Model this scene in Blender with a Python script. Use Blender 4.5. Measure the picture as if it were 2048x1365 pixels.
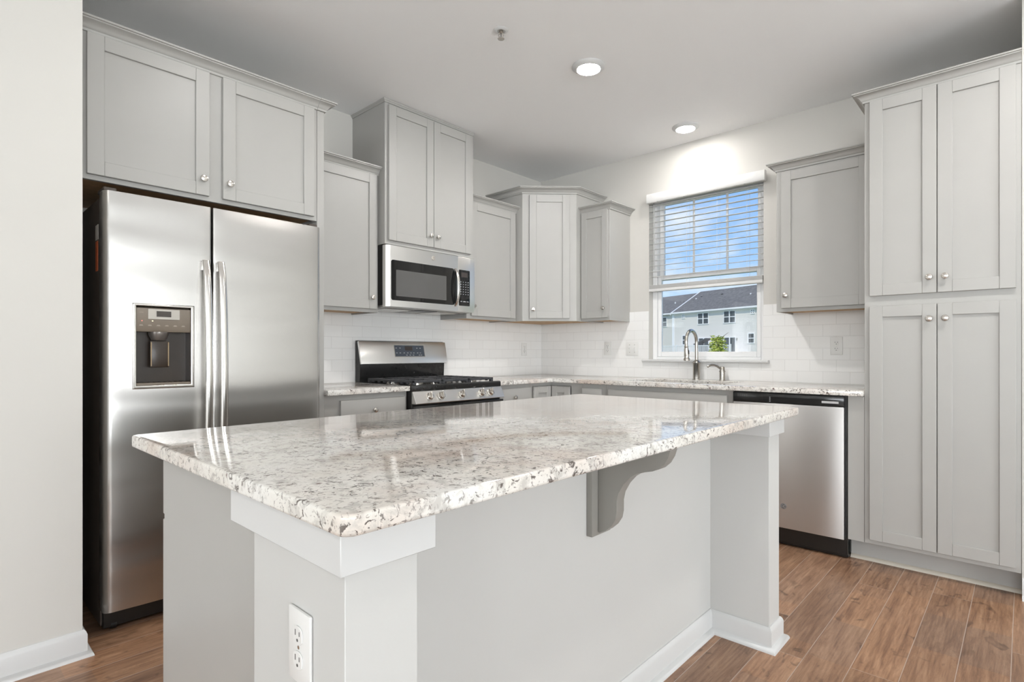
import bpy, bmesh, math, random
from mathutils import Vector, Matrix
random.seed(4)
for o in list(bpy.data.objects): bpy.data.objects.remove(o)
SC = bpy.context.scene
COL = SC.collection
R = math.radians

# ------------------------------------------------------------------ camera
cam = bpy.data.cameras.new('camera'); co = bpy.data.objects.new('camera', cam); COL.objects.link(co)
co.location = (3.347, -4.008, 1.1127); co.rotation_euler = (R(90), 0, R(42.883))
cam.sensor_width = 36; cam.lens = 36*1104.55/2048; cam.shift_y = 24.0/2048; cam.clip_start = .05; cam.clip_end = 500
SC.camera = co
SC.view_settings.view_transform = 'Standard'; SC.view_settings.look = 'None'
SC.view_settings.exposure = 0.57; SC.view_settings.gamma = 1.0; SC.view_settings.use_curve_mapping = False

# ------------------------------------------------------------------ sky
W = bpy.data.worlds.new('sky'); SC.world = W; W.use_nodes = True
nt = W.node_tree; nt.nodes.clear()
def N(nt, t, **k):
    n = nt.nodes.new(t)
    for a, b in k.items():
        if a in n.inputs: n.inputs[a].default_value = b
        else: setattr(n, a, b)
    return n
tc = N(nt, 'ShaderNodeTexCoord')
sep = N(nt, 'ShaderNodeSeparateXYZ'); nt.links.new(tc.outputs['Generated'], sep.inputs[0])
grad = N(nt, 'ShaderNodeValToRGB'); nt.links.new(sep.outputs['Z'], grad.inputs[0])
grad.color_ramp.elements[0].position = 0.0; grad.color_ramp.elements[0].color = (.70, .86, 1.0, 1)
grad.color_ramp.elements[1].position = .40; grad.color_ramp.elements[1].color = (.24, .45, .90, 1)
e = grad.color_ramp.elements.new(.17); e.color = (.36, .60, .97, 1)
mp = N(nt, 'ShaderNodeMapping'); mp.inputs['Scale'].default_value = (1, 1, 2.6); mp.inputs['Location'].default_value = (.3, .1, .55)
nt.links.new(tc.outputs['Generated'], mp.inputs[0])
nz = N(nt, 'ShaderNodeTexNoise'); nz.inputs['Scale'].default_value = 5.5; nz.inputs['Detail'].default_value = 7; nz.inputs['Roughness'].default_value = .55
nt.links.new(mp.outputs[0], nz.inputs['Vector'])
cr = N(nt, 'ShaderNodeValToRGB'); nt.links.new(nz.outputs['Fac'], cr.inputs[0])
cr.color_ramp.elements[0].position = .50; cr.color_ramp.elements[0].color = (0, 0, 0, 1)
cr.color_ramp.elements[1].position = .72; cr.color_ramp.elements[1].color = (1, 1, 1, 1)
mx = N(nt, 'ShaderNodeMix', data_type='RGBA'); nt.links.new(cr.outputs[0], mx.inputs[0])
nt.links.new(grad.outputs[0], mx.inputs[6]); mx.inputs[7].default_value = (.93, .96, 1, 1)
bg = N(nt, 'ShaderNodeBackground'); bg.inputs['Strength'].default_value = .76
nt.links.new(mx.outputs[2], bg.inputs['Color'])
ow = N(nt, 'ShaderNodeOutputWorld'); nt.links.new(bg.outputs[0], ow.inputs[0])

# ------------------------------------------------------------------ sun and daylight through the openings
def light(name, typ, loc, rot, energy, color=(1, 1, 1), sx=1, sy=1):
    l = bpy.data.lights.new(name, typ); o = bpy.data.objects.new(name, l); COL.objects.link(o)
    o.location = loc; o.rotation_euler = rot; l.energy = energy; l.color = color
    if typ == 'AREA': l.shape = 'RECTANGLE'; l.size = sx; l.size_y = sy
    return o
sun = light('sun', 'SUN', (0, -20, 30), (R(40), 0, R(15)), 1.95, (1, .90, .76)); sun.data.angle = R(1)
DAY = (.93, .97, 1)
light('daylight_patio_door', 'AREA', (12.7, -5.0, 1.2), (0, R(100), 0), 310, DAY, 2.0, 4.6)
for k_, x_ in enumerate((3.2, 6.2, 9.2)):
    light('daylight_rear_window', 'AREA', (x_, -14.7, 1.45), (R(105), 0, 0), 108, DAY, 1.9, 1.65)
pl = light('sky_portal_window', 'AREA', (1.572, .16, 1.72), (R(90), 0, R(180)), 1, (1, 1, 1), .88, 1.3)
pl.rotation_euler = (R(-90), 0, 0); pl.data.cycles.is_portal = True

# ------------------------------------------------------------------ materials
def mat(name, col, rough=.5, metal=0., spec=.5, coat=0., var=0., vscale=30., bump=0., bscale=60., aniso=0.):
    m = bpy.data.materials.new(name); m.use_nodes = True; nt = m.node_tree
    b = nt.nodes['Principled BSDF']
    b.inputs['Base Color'].default_value = (*col, 1); b.inputs['Roughness'].default_value = rough
    b.inputs['Metallic'].default_value = metal; b.inputs['Specular IOR Level'].default_value = spec
    b.inputs['Coat Weight'].default_value = coat; b.inputs['Anisotropic'].default_value = aniso
    if var or bump:
        tc = N(nt, 'ShaderNodeTexCoord'); nz = N(nt, 'ShaderNodeTexNoise'); nz.inputs['Scale'].default_value = vscale; nz.inputs['Detail'].default_value = 4
        nt.links.new(tc.outputs['Object'], nz.inputs['Vector'])
        if var:
            r = N(nt, 'ShaderNodeValToRGB'); nt.links.new(nz.outputs['Fac'], r.inputs[0])
            r.color_ramp.elements[0].position = .3; r.color_ramp.elements[0].color = (*[c*(1-var) for c in col], 1)
            r.color_ramp.elements[1].position = .7; r.color_ramp.elements[1].color = (*[min(1, c*(1+var)) for c in col], 1)
            nt.links.new(r.outputs[0], b.inputs['Base Color'])
        if bump:
            n2 = N(nt, 'ShaderNodeTexNoise'); n2.inputs['Scale'].default_value = bscale; n2.inputs['Detail'].default_value = 3
            nt.links.new(tc.outputs['Object'], n2.inputs['Vector'])
            bp = N(nt, 'ShaderNodeBump'); bp.inputs['Strength'].default_value = bump; bp.inputs['Distance'].default_value = .002
            nt.links.new(n2.outputs['Fac'], bp.inputs['Height']); nt.links.new(bp.outputs[0], b.inputs['Normal'])
    return m
def emit(name, col, s):
    m = bpy.data.materials.new(name); m.use_nodes = True; nt = m.node_tree; nt.nodes.clear()
    e = N(nt, 'ShaderNodeEmission'); e.inputs[0].default_value = (*col, 1); e.inputs[1].default_value = s
    o = N(nt, 'ShaderNodeOutputMaterial'); nt.links.new(e.outputs[0], o.inputs[0]); return m
M = {}
M['wall'] = mat('wall_paint', (.61, .593, .556), .6, spec=.3, var=.01, vscale=3, bump=.04, bscale=250)
M['ceiling'] = mat('ceiling_paint', (.96, .96, .96), .8, spec=.2, bump=.05, bscale=200)
M['trim'] = mat('white_trim_paint', (.625, .625, .617), .35, var=.008, vscale=5)
M['drywall'] = mat('white_island_paint', (.57, .566, .548), .55, spec=.3, var=.008, vscale=4, bump=.03, bscale=250)
M['cab'] = mat('grey_cabinet_paint', (.408, .400, .379), .38, var=.012, vscale=8, bump=.02, bscale=180)
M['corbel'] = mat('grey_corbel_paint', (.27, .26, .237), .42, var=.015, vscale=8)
M['ply'] = mat('tan_plywood', (.52, .33, .17), .6, var=.12, vscale=25)
M['nickel'] = mat('brushed_nickel', (.62, .59, .55), .24, 1., var=.04, vscale=60)
M['faucet'] = mat('dark_nickel', (.48, .45, .41), .27, 1., var=.04, vscale=60)
M['black'] = mat('black_plastic', (.012, .011, .010), .35, var=.1)
M['enamel'] = mat('black_enamel', (.016, .016, .016), .12, var=.1)
M['iron'] = mat('cast_iron', (.045, .046, .05), .5, var=.2, vscale=80, bump=.1, bscale=400)
M['fridge_side'] = mat('dark_grey_steel_side', (.062, .047, .037), .45, var=.1)
M['bglass'] = mat('black_glass', (.012, .012, .012), .03, spec=.7, var=.05)
M['screen'] = mat('grey_glass_screen', (.11, .108, .105), .12, spec=.6, var=.05, vscale=4)
M['taupe'] = mat('taupe_plastic', (.20, .165, .128), .35, var=.03)
M['taupe_dark'] = mat('dark_taupe_plastic', (.030, .019, .012), .28, var=.05)
M['plate'] = mat('pale_silver_plate', (.46, .43, .385), .4, .2, var=.02)
M['lcd'] = mat('dark_lcd', (.06, .05, .045), .2, var=.05)
M['panelblue'] = mat('slate_control_panel', (.075, .088, .11), .25, var=.05)
M['mark'] = mat('pale_key_marks', (.45, .46, .48), .5, var=.02)
M['plastic'] = mat('white_plastic', (.76, .755, .735), .35, var=.005)
M['slot'] = mat('dark_slot', (.08, .075, .07), .6, var=.05)
M['blind'] = mat('white_faux_wood', (.72, .715, .70), .45, var=.02, vscale=40)
M['cord'] = mat('grey_cord', (.35, .35, .34), .5, var=.05)
M['vinyl'] = mat('white_vinyl', (.88, .88, .88), .35, var=.006)
M['paper'] = mat('white_paper_label', (.62, .58, .52), .6, var=.06, vscale=120)
M['orange'] = mat('orange_label', (.62, .13, .04), .5, var=.08)
M['lens'] = emit('lit_lamp_lens', (1, .975, .95), 290)
M['lens_soft'] = emit('lit_lamp_lens_dimmed', (1, .975, .95), 88)
M['led_red'] = emit('lit_red_indicator', (1, .25, .2), 1.2)
M['led_yel'] = emit('lit_yellow_indicator', (1, .9, .55), 2.0)
M['sinksteel'] = mat('sink_steel', (.55, .55, .54), .3, 1., var=.04)
M['siding'] = mat('white_siding', (.80, .765, .715), .6, var=.01)
M['shingle'] = mat('charcoal_shingle', (.155, .148, .14), .85, var=.25, vscale=3)
M['farglass'] = mat('far_window_glass', (.09, .10, .105), .12, var=.3, vscale=.7)
M['leaf'] = mat('yellow_green_leaf', (.46, .52, .10), .6, var=.3, vscale=6)
M['bark'] = mat('tree_bark', (.12, .09, .06), .8, var=.2)
M['grass'] = mat('lawn_grass', (.09, .16, .04), .9, var=.3, vscale=2)
M['greyroof'] = mat('grey_canopy', (.12, .12, .12), .7, var=.1)

def steel(name, col, rough, wav, T, an=.85, zs=3.0):
    """brushed metal: T is the direction across the brush lines (reflections smear along it)"""
    m = mat(name, col, rough, 1., aniso=an); nt = m.node_tree; b = nt.nodes['Principled BSDF']
    c = N(nt, 'ShaderNodeCombineXYZ'); c.inputs[0].default_value, c.inputs[1].default_value, c.inputs[2].default_value = T
    nt.links.new(c.outputs[0], b.inputs['Tangent'])
    tc = N(nt, 'ShaderNodeTexCoord'); mp = N(nt, 'ShaderNodeMapping'); mp.inputs['Scale'].default_value = (.6, .6, zs)
    nt.links.new(tc.outputs['Object'], mp.inputs[0])
    n = N(nt, 'ShaderNodeTexNoise'); n.inputs['Scale'].default_value = 1.5; n.inputs['Detail'].default_value = 1.0
    nt.links.new(mp.outputs[0], n.inputs['Vector'])
    m2 = N(nt, 'ShaderNodeMapping'); m2.inputs['Scale'].default_value = (8, 8, 900); nt.links.new(tc.outputs['Object'], m2.inputs[0])
    n2 = N(nt, 'ShaderNodeTexNoise'); n2.inputs['Scale'].default_value = 1.0; nt.links.new(m2.outputs[0], n2.inputs['Vector'])
    r = N(nt, 'ShaderNodeMapRange'); r.inputs['To Min'].default_value = rough-.006; r.inputs['To Max'].default_value = rough+.006
    nt.links.new(n2.outputs['Fac'], r.inputs['Value']); nt.links.new(r.outputs[0], b.inputs['Roughness'])
    if wav:
        bp = N(nt, 'ShaderNodeBump'); bp.inputs['Strength'].default_value = 1.0; bp.inputs['Distance'].default_value = wav
        nt.links.new(n.outputs['Fac'], bp.inputs['Height']); nt.links.new(bp.outputs[0], b.inputs['Normal'])
    return m
M['steel'] = steel('stainless_steel', (.50, .485, .465), .25, .010, (0, 1, 0), .72)
M['steel_dw'] = steel('stainless_steel_upright_sheen', (.68, .675, .665), .40, .006, (0, 0, 1), .9, .5)
M['steel2'] = steel('stainless_trim', (.76, .745, .72), .28, .001, (0, 1, 0), .6)
M['bar'] = steel('polished_bar', (.70, .68, .65), .18, .0, (0, 0, 1), .3)

def glass_pane():
    m = bpy.data.materials.new('clear_window_pane'); m.use_nodes = True; nt = m.node_tree; nt.nodes.clear()
    t = N(nt, 'ShaderNodeBsdfTransparent'); t.inputs[0].default_value = (.97, .98, .98, 1)
    g = N(nt, 'ShaderNodeBsdfGlossy'); g.inputs['Roughness'].default_value = .01
    f = N(nt, 'ShaderNodeFresnel'); f.inputs[0].default_value = 1.35
    x = N(nt, 'ShaderNodeMixShader'); nt.links.new(f.outputs[0], x.inputs[0]); nt.links.new(t.outputs[0], x.inputs[1]); nt.links.new(g.outputs[0], x.inputs[2])
    o = N(nt, 'ShaderNodeOutputMaterial'); nt.links.new(x.outputs[0], o.inputs[0]); return m
M['pane'] = glass_pane()

def granite(name):
    m = mat(name, (.7, .68, .63), .06, spec=.75); nt = m.node_tree; b = nt.nodes['Principled BSDF']
    tc = N(nt, 'ShaderNodeTexCoord')
    def noise(scale, det=5, rough=.6, dist=0., off=(0, 0, 0)):
        mp = N(nt, 'ShaderNodeMapping'); mp.inputs['Location'].default_value = off
        nt.links.new(tc.outputs['Object'], mp.inputs[0])
        n = N(nt, 'ShaderNodeTexNoise'); n.inputs['Scale'].default_value = scale; n.inputs['Detail'].default_value = det
        n.inputs['Roughness'].default_value = rough; n.inputs['Distortion'].default_value = dist
        nt.links.new(mp.outputs[0], n.inputs['Vector']); return n.outputs['Fac']
    def ramp(src, a, c):
        r = N(nt, 'ShaderNodeMapRange'); r.inputs['From Min'].default_value = a; r.inputs['From Max'].default_value = c
        nt.links.new(src, r.inputs['Value']); return r.outputs[0]
    def mixc(f, A, B):
        x = N(nt, 'ShaderNodeMix', data_type='RGBA'); nt.links.new(f, x.inputs[0])
        for i, v in ((6, A), (7, B)):
            if isinstance(v, tuple): x.inputs[i].default_value = (*v, 1)
            else: nt.links.new(v, x.inputs[i])
        return x.outputs[2]
    def mul(a, c):
        x = N(nt, 'ShaderNodeMath', operation='MULTIPLY'); nt.links.new(a, x.inputs[0])
        if isinstance(c, float): x.inputs[1].default_value = c
        else: nt.links.new(c, x.inputs[1])
        return x.outputs[0]
    base = mixc(ramp(noise(5, 3), .38, .62), (.745, .715, .66), (.795, .78, .745))
    base = mixc(mul(ramp(noise(3.2, 3, off=(3, 1, 0)), .47, .67), .62), base, (.58, .45, .37))
    base = mixc(mul(ramp(noise(28, 5, .65, .6, (1, 7, 2)), .50, .63), .6), base, (.40, .375, .345))
    cl = ramp(noise(4.5, 3, off=(5, 5, 1)), .26, .56)
    fl = ramp(noise(56, 4, .64, 1.3), .567, .618)
    base = mixc(mul(mul(fl, cl), .93), base, (.075, .056, .047))
    fl2 = ramp(noise(120, 3, .55, .5, (9, 2, 4)), .61, .66)
    base = mixc(mul(fl2, .6), base, (.15, .115, .10))
    fl3 = mul(ramp(noise(34, 5, .7, 1.2, (2, 8, 5)), .60, .66), ramp(noise(7, 2, off=(4, 1, 9)), .46, .60))
    base = mixc(mul(fl3, .85), base, (.10, .072, .06))
    v = N(nt, 'ShaderNodeTexVoronoi'); v.inputs['Scale'].default_value = 13; v.inputs['Randomness'].default_value = 1; nt.links.new(tc.outputs['Object'], v.inputs['Vector'])
    base = mixc(mul(ramp(v.outputs['Distance'], .09, .05), .85), base, (.09, .022, .020))
    nt.links.new(base, b.inputs['Base Color']); return m
M['granite'] = granite('speckled_granite')

def planks():
    m = mat('wood_planks', (.3, .15, .08), .33, spec=.45); nt = m.node_tree; b = nt.nodes['Principled BSDF']
    L = nt.links.new
    tc = N(nt, 'ShaderNodeTexCoord'); s = N(nt, 'ShaderNodeSeparateXYZ'); L(tc.outputs['Object'], s.inputs[0])
    def ma(op, a, c=None):
        n = N(nt, 'ShaderNodeMath', operation=op)
        for i, v in enumerate((a, c)):
            if v is None: continue
            if isinstance(v, (int, float)): n.inputs[i].default_value = v
            else: L(v, n.inputs[i])
        return n.outputs[0]
    PW, PL = .139, 1.22
    u = ma('DIVIDE', ma('SUBTRACT', s.outputs['X'], 2.7555), PW); iu = ma('FLOOR', u); fu = ma('FRACT', u)
    wn = N(nt, 'ShaderNodeTexWhiteNoise', noise_dimensions='1D'); L(iu, wn.inputs['W'])
    v = ma('DIVIDE', ma('ADD', s.outputs['Y'], ma('MULTIPLY', wn.outputs['Value'], PL*3)), PL); iv = ma('FLOOR', v); fv = ma('FRACT', v)
    idx = ma('ADD', ma('MULTIPLY', iu, 7.13), ma('MULTIPLY', iv, 3.71))
    w2 = N(nt, 'ShaderNodeTexWhiteNoise', noise_dimensions='1D'); L(idx, w2.inputs['W'])
    cmb = N(nt, 'ShaderNodeCombineXYZ'); L(ma('MULTIPLY', s.outputs['X'], 9.0), cmb.inputs[0]); L(s.outputs['Y'], cmb.inputs[1]); L(ma('MULTIPLY', w2.outputs['Value'], 40.), cmb.inputs[2])
    n1 = N(nt, 'ShaderNodeTexNoise'); n1.inputs['Scale'].default_value = 3.2; n1.inputs['Detail'].default_value = 8; n1.inputs['Roughness'].default_value = .62; n1.inputs['Distortion'].default_value = 1.0
    L(cmb.outputs[0], n1.inputs['Vector'])
    cm2 = N(nt, 'ShaderNodeCombineXYZ'); L(ma('MULTIPLY', s.outputs['X'], 60.0), cm2.inputs[0]); L(ma('MULTIPLY', s.outputs['Y'], 3.0), cm2.inputs[1]); L(ma('MULTIPLY', w2.outputs['Value'], 40.), cm2.inputs[2])
    n2 = N(nt, 'ShaderNodeTexNoise'); n2.inputs['Scale'].default_value = 2.5; n2.inputs['Detail'].default_value = 4; L(cm2.outputs[0], n2.inputs['Vector'])
    n3 = N(nt, 'ShaderNodeTexNoise'); n3.inputs['Scale'].default_value = 9; n3.inputs['Detail'].default_value = 2; n3.inputs['Distortion'].default_value = 1.5
    cm3 = N(nt, 'ShaderNodeCombineXYZ'); L(ma('MULTIPLY', s.outputs['X'], 1.6), cm3.inputs[0]); L(ma('MULTIPLY', s.outputs['Y'], .8), cm3.inputs[1]); L(ma('MULTIPLY', w2.outputs['Value'], 40.), cm3.inputs[2]); L(cm3.outputs[0], n3.inputs['Vector'])
    g = ma('ADD', ma('MULTIPLY', n1.outputs['Fac'], .62), ma('MULTIPLY', n2.outputs['Fac'], .38))
    r = N(nt, 'ShaderNodeValToRGB'); L(g, r.inputs[0])
    r.color_ramp.elements[0].position = .30; r.color_ramp.elements[0].color = (.15, .070, .038, 1)
    r.color_ramp.elements[1].position = .70; r.color_ramp.elements[1].color = (.50, .30, .18, 1)
    e = r.color_ramp.elements.new(.5); e.color = (.33, .178, .10, 1)
    hs = N(nt, 'ShaderNodeHueSaturation'); L(r.outputs[0], hs.inputs['Color'])
    mr = N(nt, 'ShaderNodeMapRange'); mr.inputs['To Min'].default_value = .80; mr.inputs['To Max'].default_value = 1.25; L(w2.outputs['Value'], mr.inputs['Value']); w3 = N(nt, 'ShaderNodeTexWhiteNoise', noise_dimensions='1D'); L(ma('ADD', ma('MULTIPLY', iu, 5.37), ma('MULTIPLY', ma('FLOOR', ma('MULTIPLY', v, 3.37)), 2.93)), w3.inputs['W'])
    m3 = N(nt, 'ShaderNodeMapRange'); m3.inputs['To Min'].default_value = .84; m3.inputs['To Max'].default_value = 1.04; L(w3.outputs['Value'], m3.inputs['Value'])
    ring = ma('MULTIPLY', ma('ABSOLUTE', ma('SUBTRACT', ma('FRACT', ma('MULTIPLY', n1.outputs['Fac'], 17.0)), .5)), 2.0)
    rg = N(nt, 'ShaderNodeMapRange'); rg.inputs['From Max'].default_value = .45; rg.inputs['To Min'].default_value = .84; rg.inputs['To Max'].default_value = 1.0; L(ring, rg.inputs['Value'])
    L(ma('MULTIPLY', ma('MULTIPLY', mr.outputs[0], m3.outputs[0]), rg.outputs[0]), hs.inputs['Value'])
    mh = N(nt, 'ShaderNodeMapRange'); mh.inputs['To Min'].default_value = .90; mh.inputs['To Max'].default_value = 1.02; L(w3.outputs['Value'], mh.inputs['Value']); L(mh.outputs[0], hs.inputs['Saturation'])
    kn = N(nt, 'ShaderNodeMapRange'); kn.inputs['From Min'].default_value = .62; kn.inputs['From Max'].default_value = .74; L(n3.outputs['Fac'], kn.inputs['Value'])
    mk = N(nt, 'ShaderNodeMix', data_type='RGBA'); L(ma('MULTIPLY', kn.outputs[0], .65), mk.inputs[0]); L(hs.outputs[0], mk.inputs[6]); mk.inputs[7].default_value = (.07, .035, .02, 1)
    # seams: long bevels and butt ends
    du = ma('MULTIPLY', ma('MINIMUM', fu, ma('SUBTRACT', 1, fu)), PW); dv = ma('MULTIPLY', ma('MINIMUM', fv, ma('SUBTRACT', 1, fv)), PL)
    su = N(nt, 'ShaderNodeMapRange'); su.inputs['From Min'].default_value = .0017; su.inputs['From Max'].default_value = .0009; L(du, su.inputs['Value'])
    sv = N(nt, 'ShaderNodeMapRange'); sv.inputs['From Min'].default_value = .0015; sv.inputs['From Max'].default_value = .0005; L(dv, sv.inputs['Value'])
    seam = ma('MAXIMUM', su.outputs[0], sv.outputs[0])
    sm = N(nt, 'ShaderNodeMix', data_type='RGBA'); L(ma('MULTIPLY', seam, .55), sm.inputs[0]); L(mk.outputs[2], sm.inputs[6]); sm.inputs[7].default_value = (.60, .50, .43, 1)
    L(sm.outputs[2], b.inputs['Base Color'])
    bp = N(nt, 'ShaderNodeBump'); bp.inputs['Strength'].default_value = .6; bp.inputs['Distance'].default_value = .001
    L(ma('SUBTRACT', ma('MULTIPLY', n2.outputs['Fac'], .35), seam), bp.inputs['Height']); L(bp.outputs[0], b.inputs['Normal'])
    return m
M['floor'] = planks()

def tiles(name, axis):
    m = mat(name, (.80, .79, .765), .12, spec=.5); nt = m.node_tree; b = nt.nodes['Principled BSDF']; L = nt.links.new
    tc = N(nt, 'ShaderNodeTexCoord'); s = N(nt, 'ShaderNodeSeparateXYZ'); L(tc.outputs['Object'], s.inputs[0])
    c = N(nt, 'ShaderNodeCombineXYZ'); L(s.outputs[axis], c.inputs[0])
    ad = N(nt, 'ShaderNodeMath', operation='SUBTRACT'); L(s.outputs['Z'], ad.inputs[0]); ad.inputs[1].default_value = .9155; L(ad.outputs[0], c.inputs[1])
    bt = N(nt, 'ShaderNodeTexBrick'); L(c.outputs[0], bt.inputs['Vector'])
    bt.inputs['Scale'].default_value = 1; bt.inputs['Brick Width'].default_value = .1539; bt.inputs['Row Height'].default_value = .0763
    bt.inputs['Mortar Size'].default_value = .0011; bt.inputs['Mortar Smooth'].default_value = .3
    bt.inputs['Color1'].default_value = (.86, .855, .84, 1); bt.inputs['Color2'].default_value = (.835, .83, .815, 1); bt.inputs['Mortar'].default_value = (.70, .69, .67, 1)
    L(bt.outputs['Color'], b.inputs['Base Color'])
    bp = N(nt, 'ShaderNodeBump'); bp.inputs['Strength'].default_value = .5; bp.inputs['Distance'].default_value = .0012; bp.invert = True
    L(bt.outputs['Fac'], bp.inputs['Height'])
    n = N(nt, 'ShaderNodeTexNoise'); n.inputs['Scale'].default_value = 9; L(tc.outputs['Object'], n.inputs['Vector'])
    b2 = N(nt, 'ShaderNodeBump'); b2.inputs['Strength'].default_value = .25; b2.inputs['Distance'].default_value = .004; L(n.outputs['Fac'], b2.inputs['Height']); L(bp.outputs[0], b2.inputs['Normal'])
    L(b2.outputs[0], b.inputs['Normal']); return m
M['tileX'] = tiles('subway_tile_window_wall', 'X'); M['tileY'] = tiles('subway_tile_range_wall', 'Y')

# ------------------------------------------------------------------ mesh helpers
def B(): return bmesh.new()
XYZ = (Vector((1, 0, 0)), Vector((0, 1, 0)), Vector((0, 0, 1)))
def merge(bm, t):
    me = bpy.data.meshes.new('t'); t.to_mesh(me); t.free(); bm.from_mesh(me); bpy.data.meshes.remove(me)
def box(bm, x0, x1, y0, y1, z0, z1, bev=0., seg=2, O=None, ax=XYZ):
    t = B(); O = O or Vector((0, 0, 0))
    vs = [t.verts.new(O+ax[0]*x+ax[1]*y+ax[2]*z) for x in (x0, x1) for y in (y0, y1) for z in (z0, z1)]
    for f in ((0, 1, 3, 2), (4, 6, 7, 5), (0, 4, 5, 1), (2, 3, 7, 6), (0, 2, 6, 4), (1, 5, 7, 3)): t.faces.new([vs[i] for i in f])
    bmesh.ops.recalc_face_normals(t, faces=t.faces)
    if bev: bmesh.ops.bevel(t, geom=list(t.edges), offset=bev, segments=seg, affect='EDGES', profile=.6)
    merge(bm, t); return bm
def prism(bm, poly, vec, bev=0., seg=2, allb=False):
    t = B(); v = Vector(vec); a = [t.verts.new(Vector(p)) for p in poly]; c = [t.verts.new(Vector(p)+v) for p in poly]; n = len(a)
    t.faces.new(a); t.faces.new(c[::-1])
    for i in range(n): t.faces.new([a[i], c[i], c[(i+1) % n], a[(i+1) % n]])
    bmesh.ops.recalc_face_normals(t, faces=t.faces)
    if bev:
        ca = set(a); cc = set(c)
        ed = [e for e in t.edges if allb or all(w in ca for w in e.verts) or all(w in cc for w in e.verts)]
        bmesh.ops.bevel(t, geom=ed, offset=bev, segments=seg, affect='EDGES', profile=.6)
    merge(bm, t); return bm
def frame(d):
    d = Vector(d).normalized(); u = Vector((0, 0, 1)) if abs(d.z) < .9 else Vector((1, 0, 0))
    a = u.cross(d).normalized(); return a, d.cross(a).normalized(), d
def lathe(bm, prof, O, d, seg=20):
    a, c, d = frame(d); O = Vector(O); t = B(); rings = []
    for r, h in prof:
        if r < 1e-6: rings.append([t.verts.new(O+d*h)])
        else: rings.append([t.verts.new(O+d*h+(a*math.cos(2*math.pi*i/seg)+c*math.sin(2*math.pi*i/seg))*r) for i in range(seg)])
    for A, C in zip(rings, rings[1:]):
        for i in range(seg):
            j = (i+1) % seg
            q = [A[i % len(A)], A[j % len(A)], C[j % len(C)], C[i % len(C)]]; q = list(dict.fromkeys(q))
            if len(q) > 2: t.faces.new(q)
    for Rg in (rings[0], rings[-1]):
        if len(Rg) > 2: t.faces.new(Rg)
    bmesh.ops.recalc_face_normals(t, faces=t.faces); merge(bm, t); return bm
def tube(bm, pts, r, seg=12, sx=1., up=None):
    pts = [Vector(p) for p in pts]; t = B(); rings = []; n = len(pts)
    rs = r if isinstance(r, (list, tuple)) else [r]*n
    prev = None
    for i, p in enumerate(pts):
        d = (pts[min(i+1, n-1)]-pts[max(i-1, 0)]).normalized()
        if prev is None: a, c, _ = frame(d)
        else:
            a = (prev-d*prev.dot(d)).normalized(); c = d.cross(a)
        if up is not None:
            a = (Vector(up)-d*Vector(up).dot(d)).normalized(); c = d.cross(a)
        prev = a
        rings.append([t.verts.new(p+(a*math.cos(2*math.pi*k/seg)*sx+c*math.sin(2*math.pi*k/seg))*rs[i]) for k in range(seg)])
    for A, C in zip(rings, rings[1:]):
        for i in range(seg): t.faces.new([A[i], A[(i+1) % seg], C[(i+1) % seg], C[i]])
    t.faces.new(rings[0]); t.faces.new(rings[-1])
    bmesh.ops.recalc_face_normals(t, faces=t.faces); merge(bm, t); return bm
def cells(bm, us, vs, keep, O, U, V, Wv, bev=0., seg=2):
    """slab from a grid of cells (u,v) with thickness vector Wv; keep(u,v) says which cells exist"""
    t = B(); O, U, V, Wv = map(Vector, (O, U, V, Wv)); d = {}
    def vert(i, j, k):
        if (i, j, k) not in d: d[(i, j, k)] = t.verts.new(O+U*us[i]+V*vs[j]+Wv*k)
        return d[(i, j, k)]
    nu, nv = len(us)-1, len(vs)-1
    K = [[0 <= i < nu and 0 <= j < nv and keep((us[i]+us[i+1])/2, (vs[j]+vs[j+1])/2) for j in range(nv)] for i in range(nu)]
    def ok(i, j): return 0 <= i < nu and 0 <= j < nv and K[i][j]
    for i in range(nu):
        for j in range(nv):
            if not K[i][j]: continue
            for k in (0, 1): t.faces.new([vert(i, j, k), vert(i+1, j, k), vert(i+1, j+1, k), vert(i, j+1, k)])
            for (a, c, p, q) in ((i-1, j, (i, j), (i, j+1)), (i+1, j, (i+1, j), (i+1, j+1)), (i, j-1, (i, j), (i+1, j)), (i, j+1, (i, j+1), (i+1, j+1))):
                if not ok(a, c): t.faces.new([vert(*p, 0), vert(*q, 0), vert(*q, 1), vert(*p, 1)])
    bmesh.ops.recalc_face_normals(t, faces=t.faces)
    bmesh.ops.dissolve_limit(t, angle_limit=.01, verts=t.verts, edges=t.edges)
    if bev: bmesh.ops.bevel(t, geom=[e for e in t.edges if len(e.link_faces) == 2 and e.calc_face_angle(0) > 1], offset=bev, segments=seg, affect='EDGES', profile=.6)
    merge(bm, t); return bm
def sweep(bm, path, prof, side=1, z=0.):
    """moulding: plan path [(x,y)...], profile [(out,up)...]; out is to the right of travel times side"""
    t = B(); P = [Vector((p[0], p[1], 0)) for p in path]; n = len(P); rings = []
    def nrm(a, c):
        d = (c-a).normalized(); return Vector((d.y, -d.x, 0))*side
    for i in range(n):
        ns = []
        if i > 0: ns.append(nrm(P[i-1], P[i]))
        if i < n-1: ns.append(nrm(P[i], P[i+1]))
        m = sum(ns, Vector()).normalized(); m = m/max(.2, m.dot(ns[0]))
        rings.append([t.verts.new(P[i]+m*o+Vector((0, 0, z+u))) for o, u in prof])
    k = len(prof)
    for A, C in zip(rings, rings[1:]):
        for i in range(k): t.faces.new([A[i], A[(i+1) % k], C[(i+1) % k], C[i]])
    t.faces.new(rings[0]); t.faces.new(rings[-1])
    bmesh.ops.recalc_face_normals(t, faces=t.faces); merge(bm, t); return bm
OFF = {}
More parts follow.
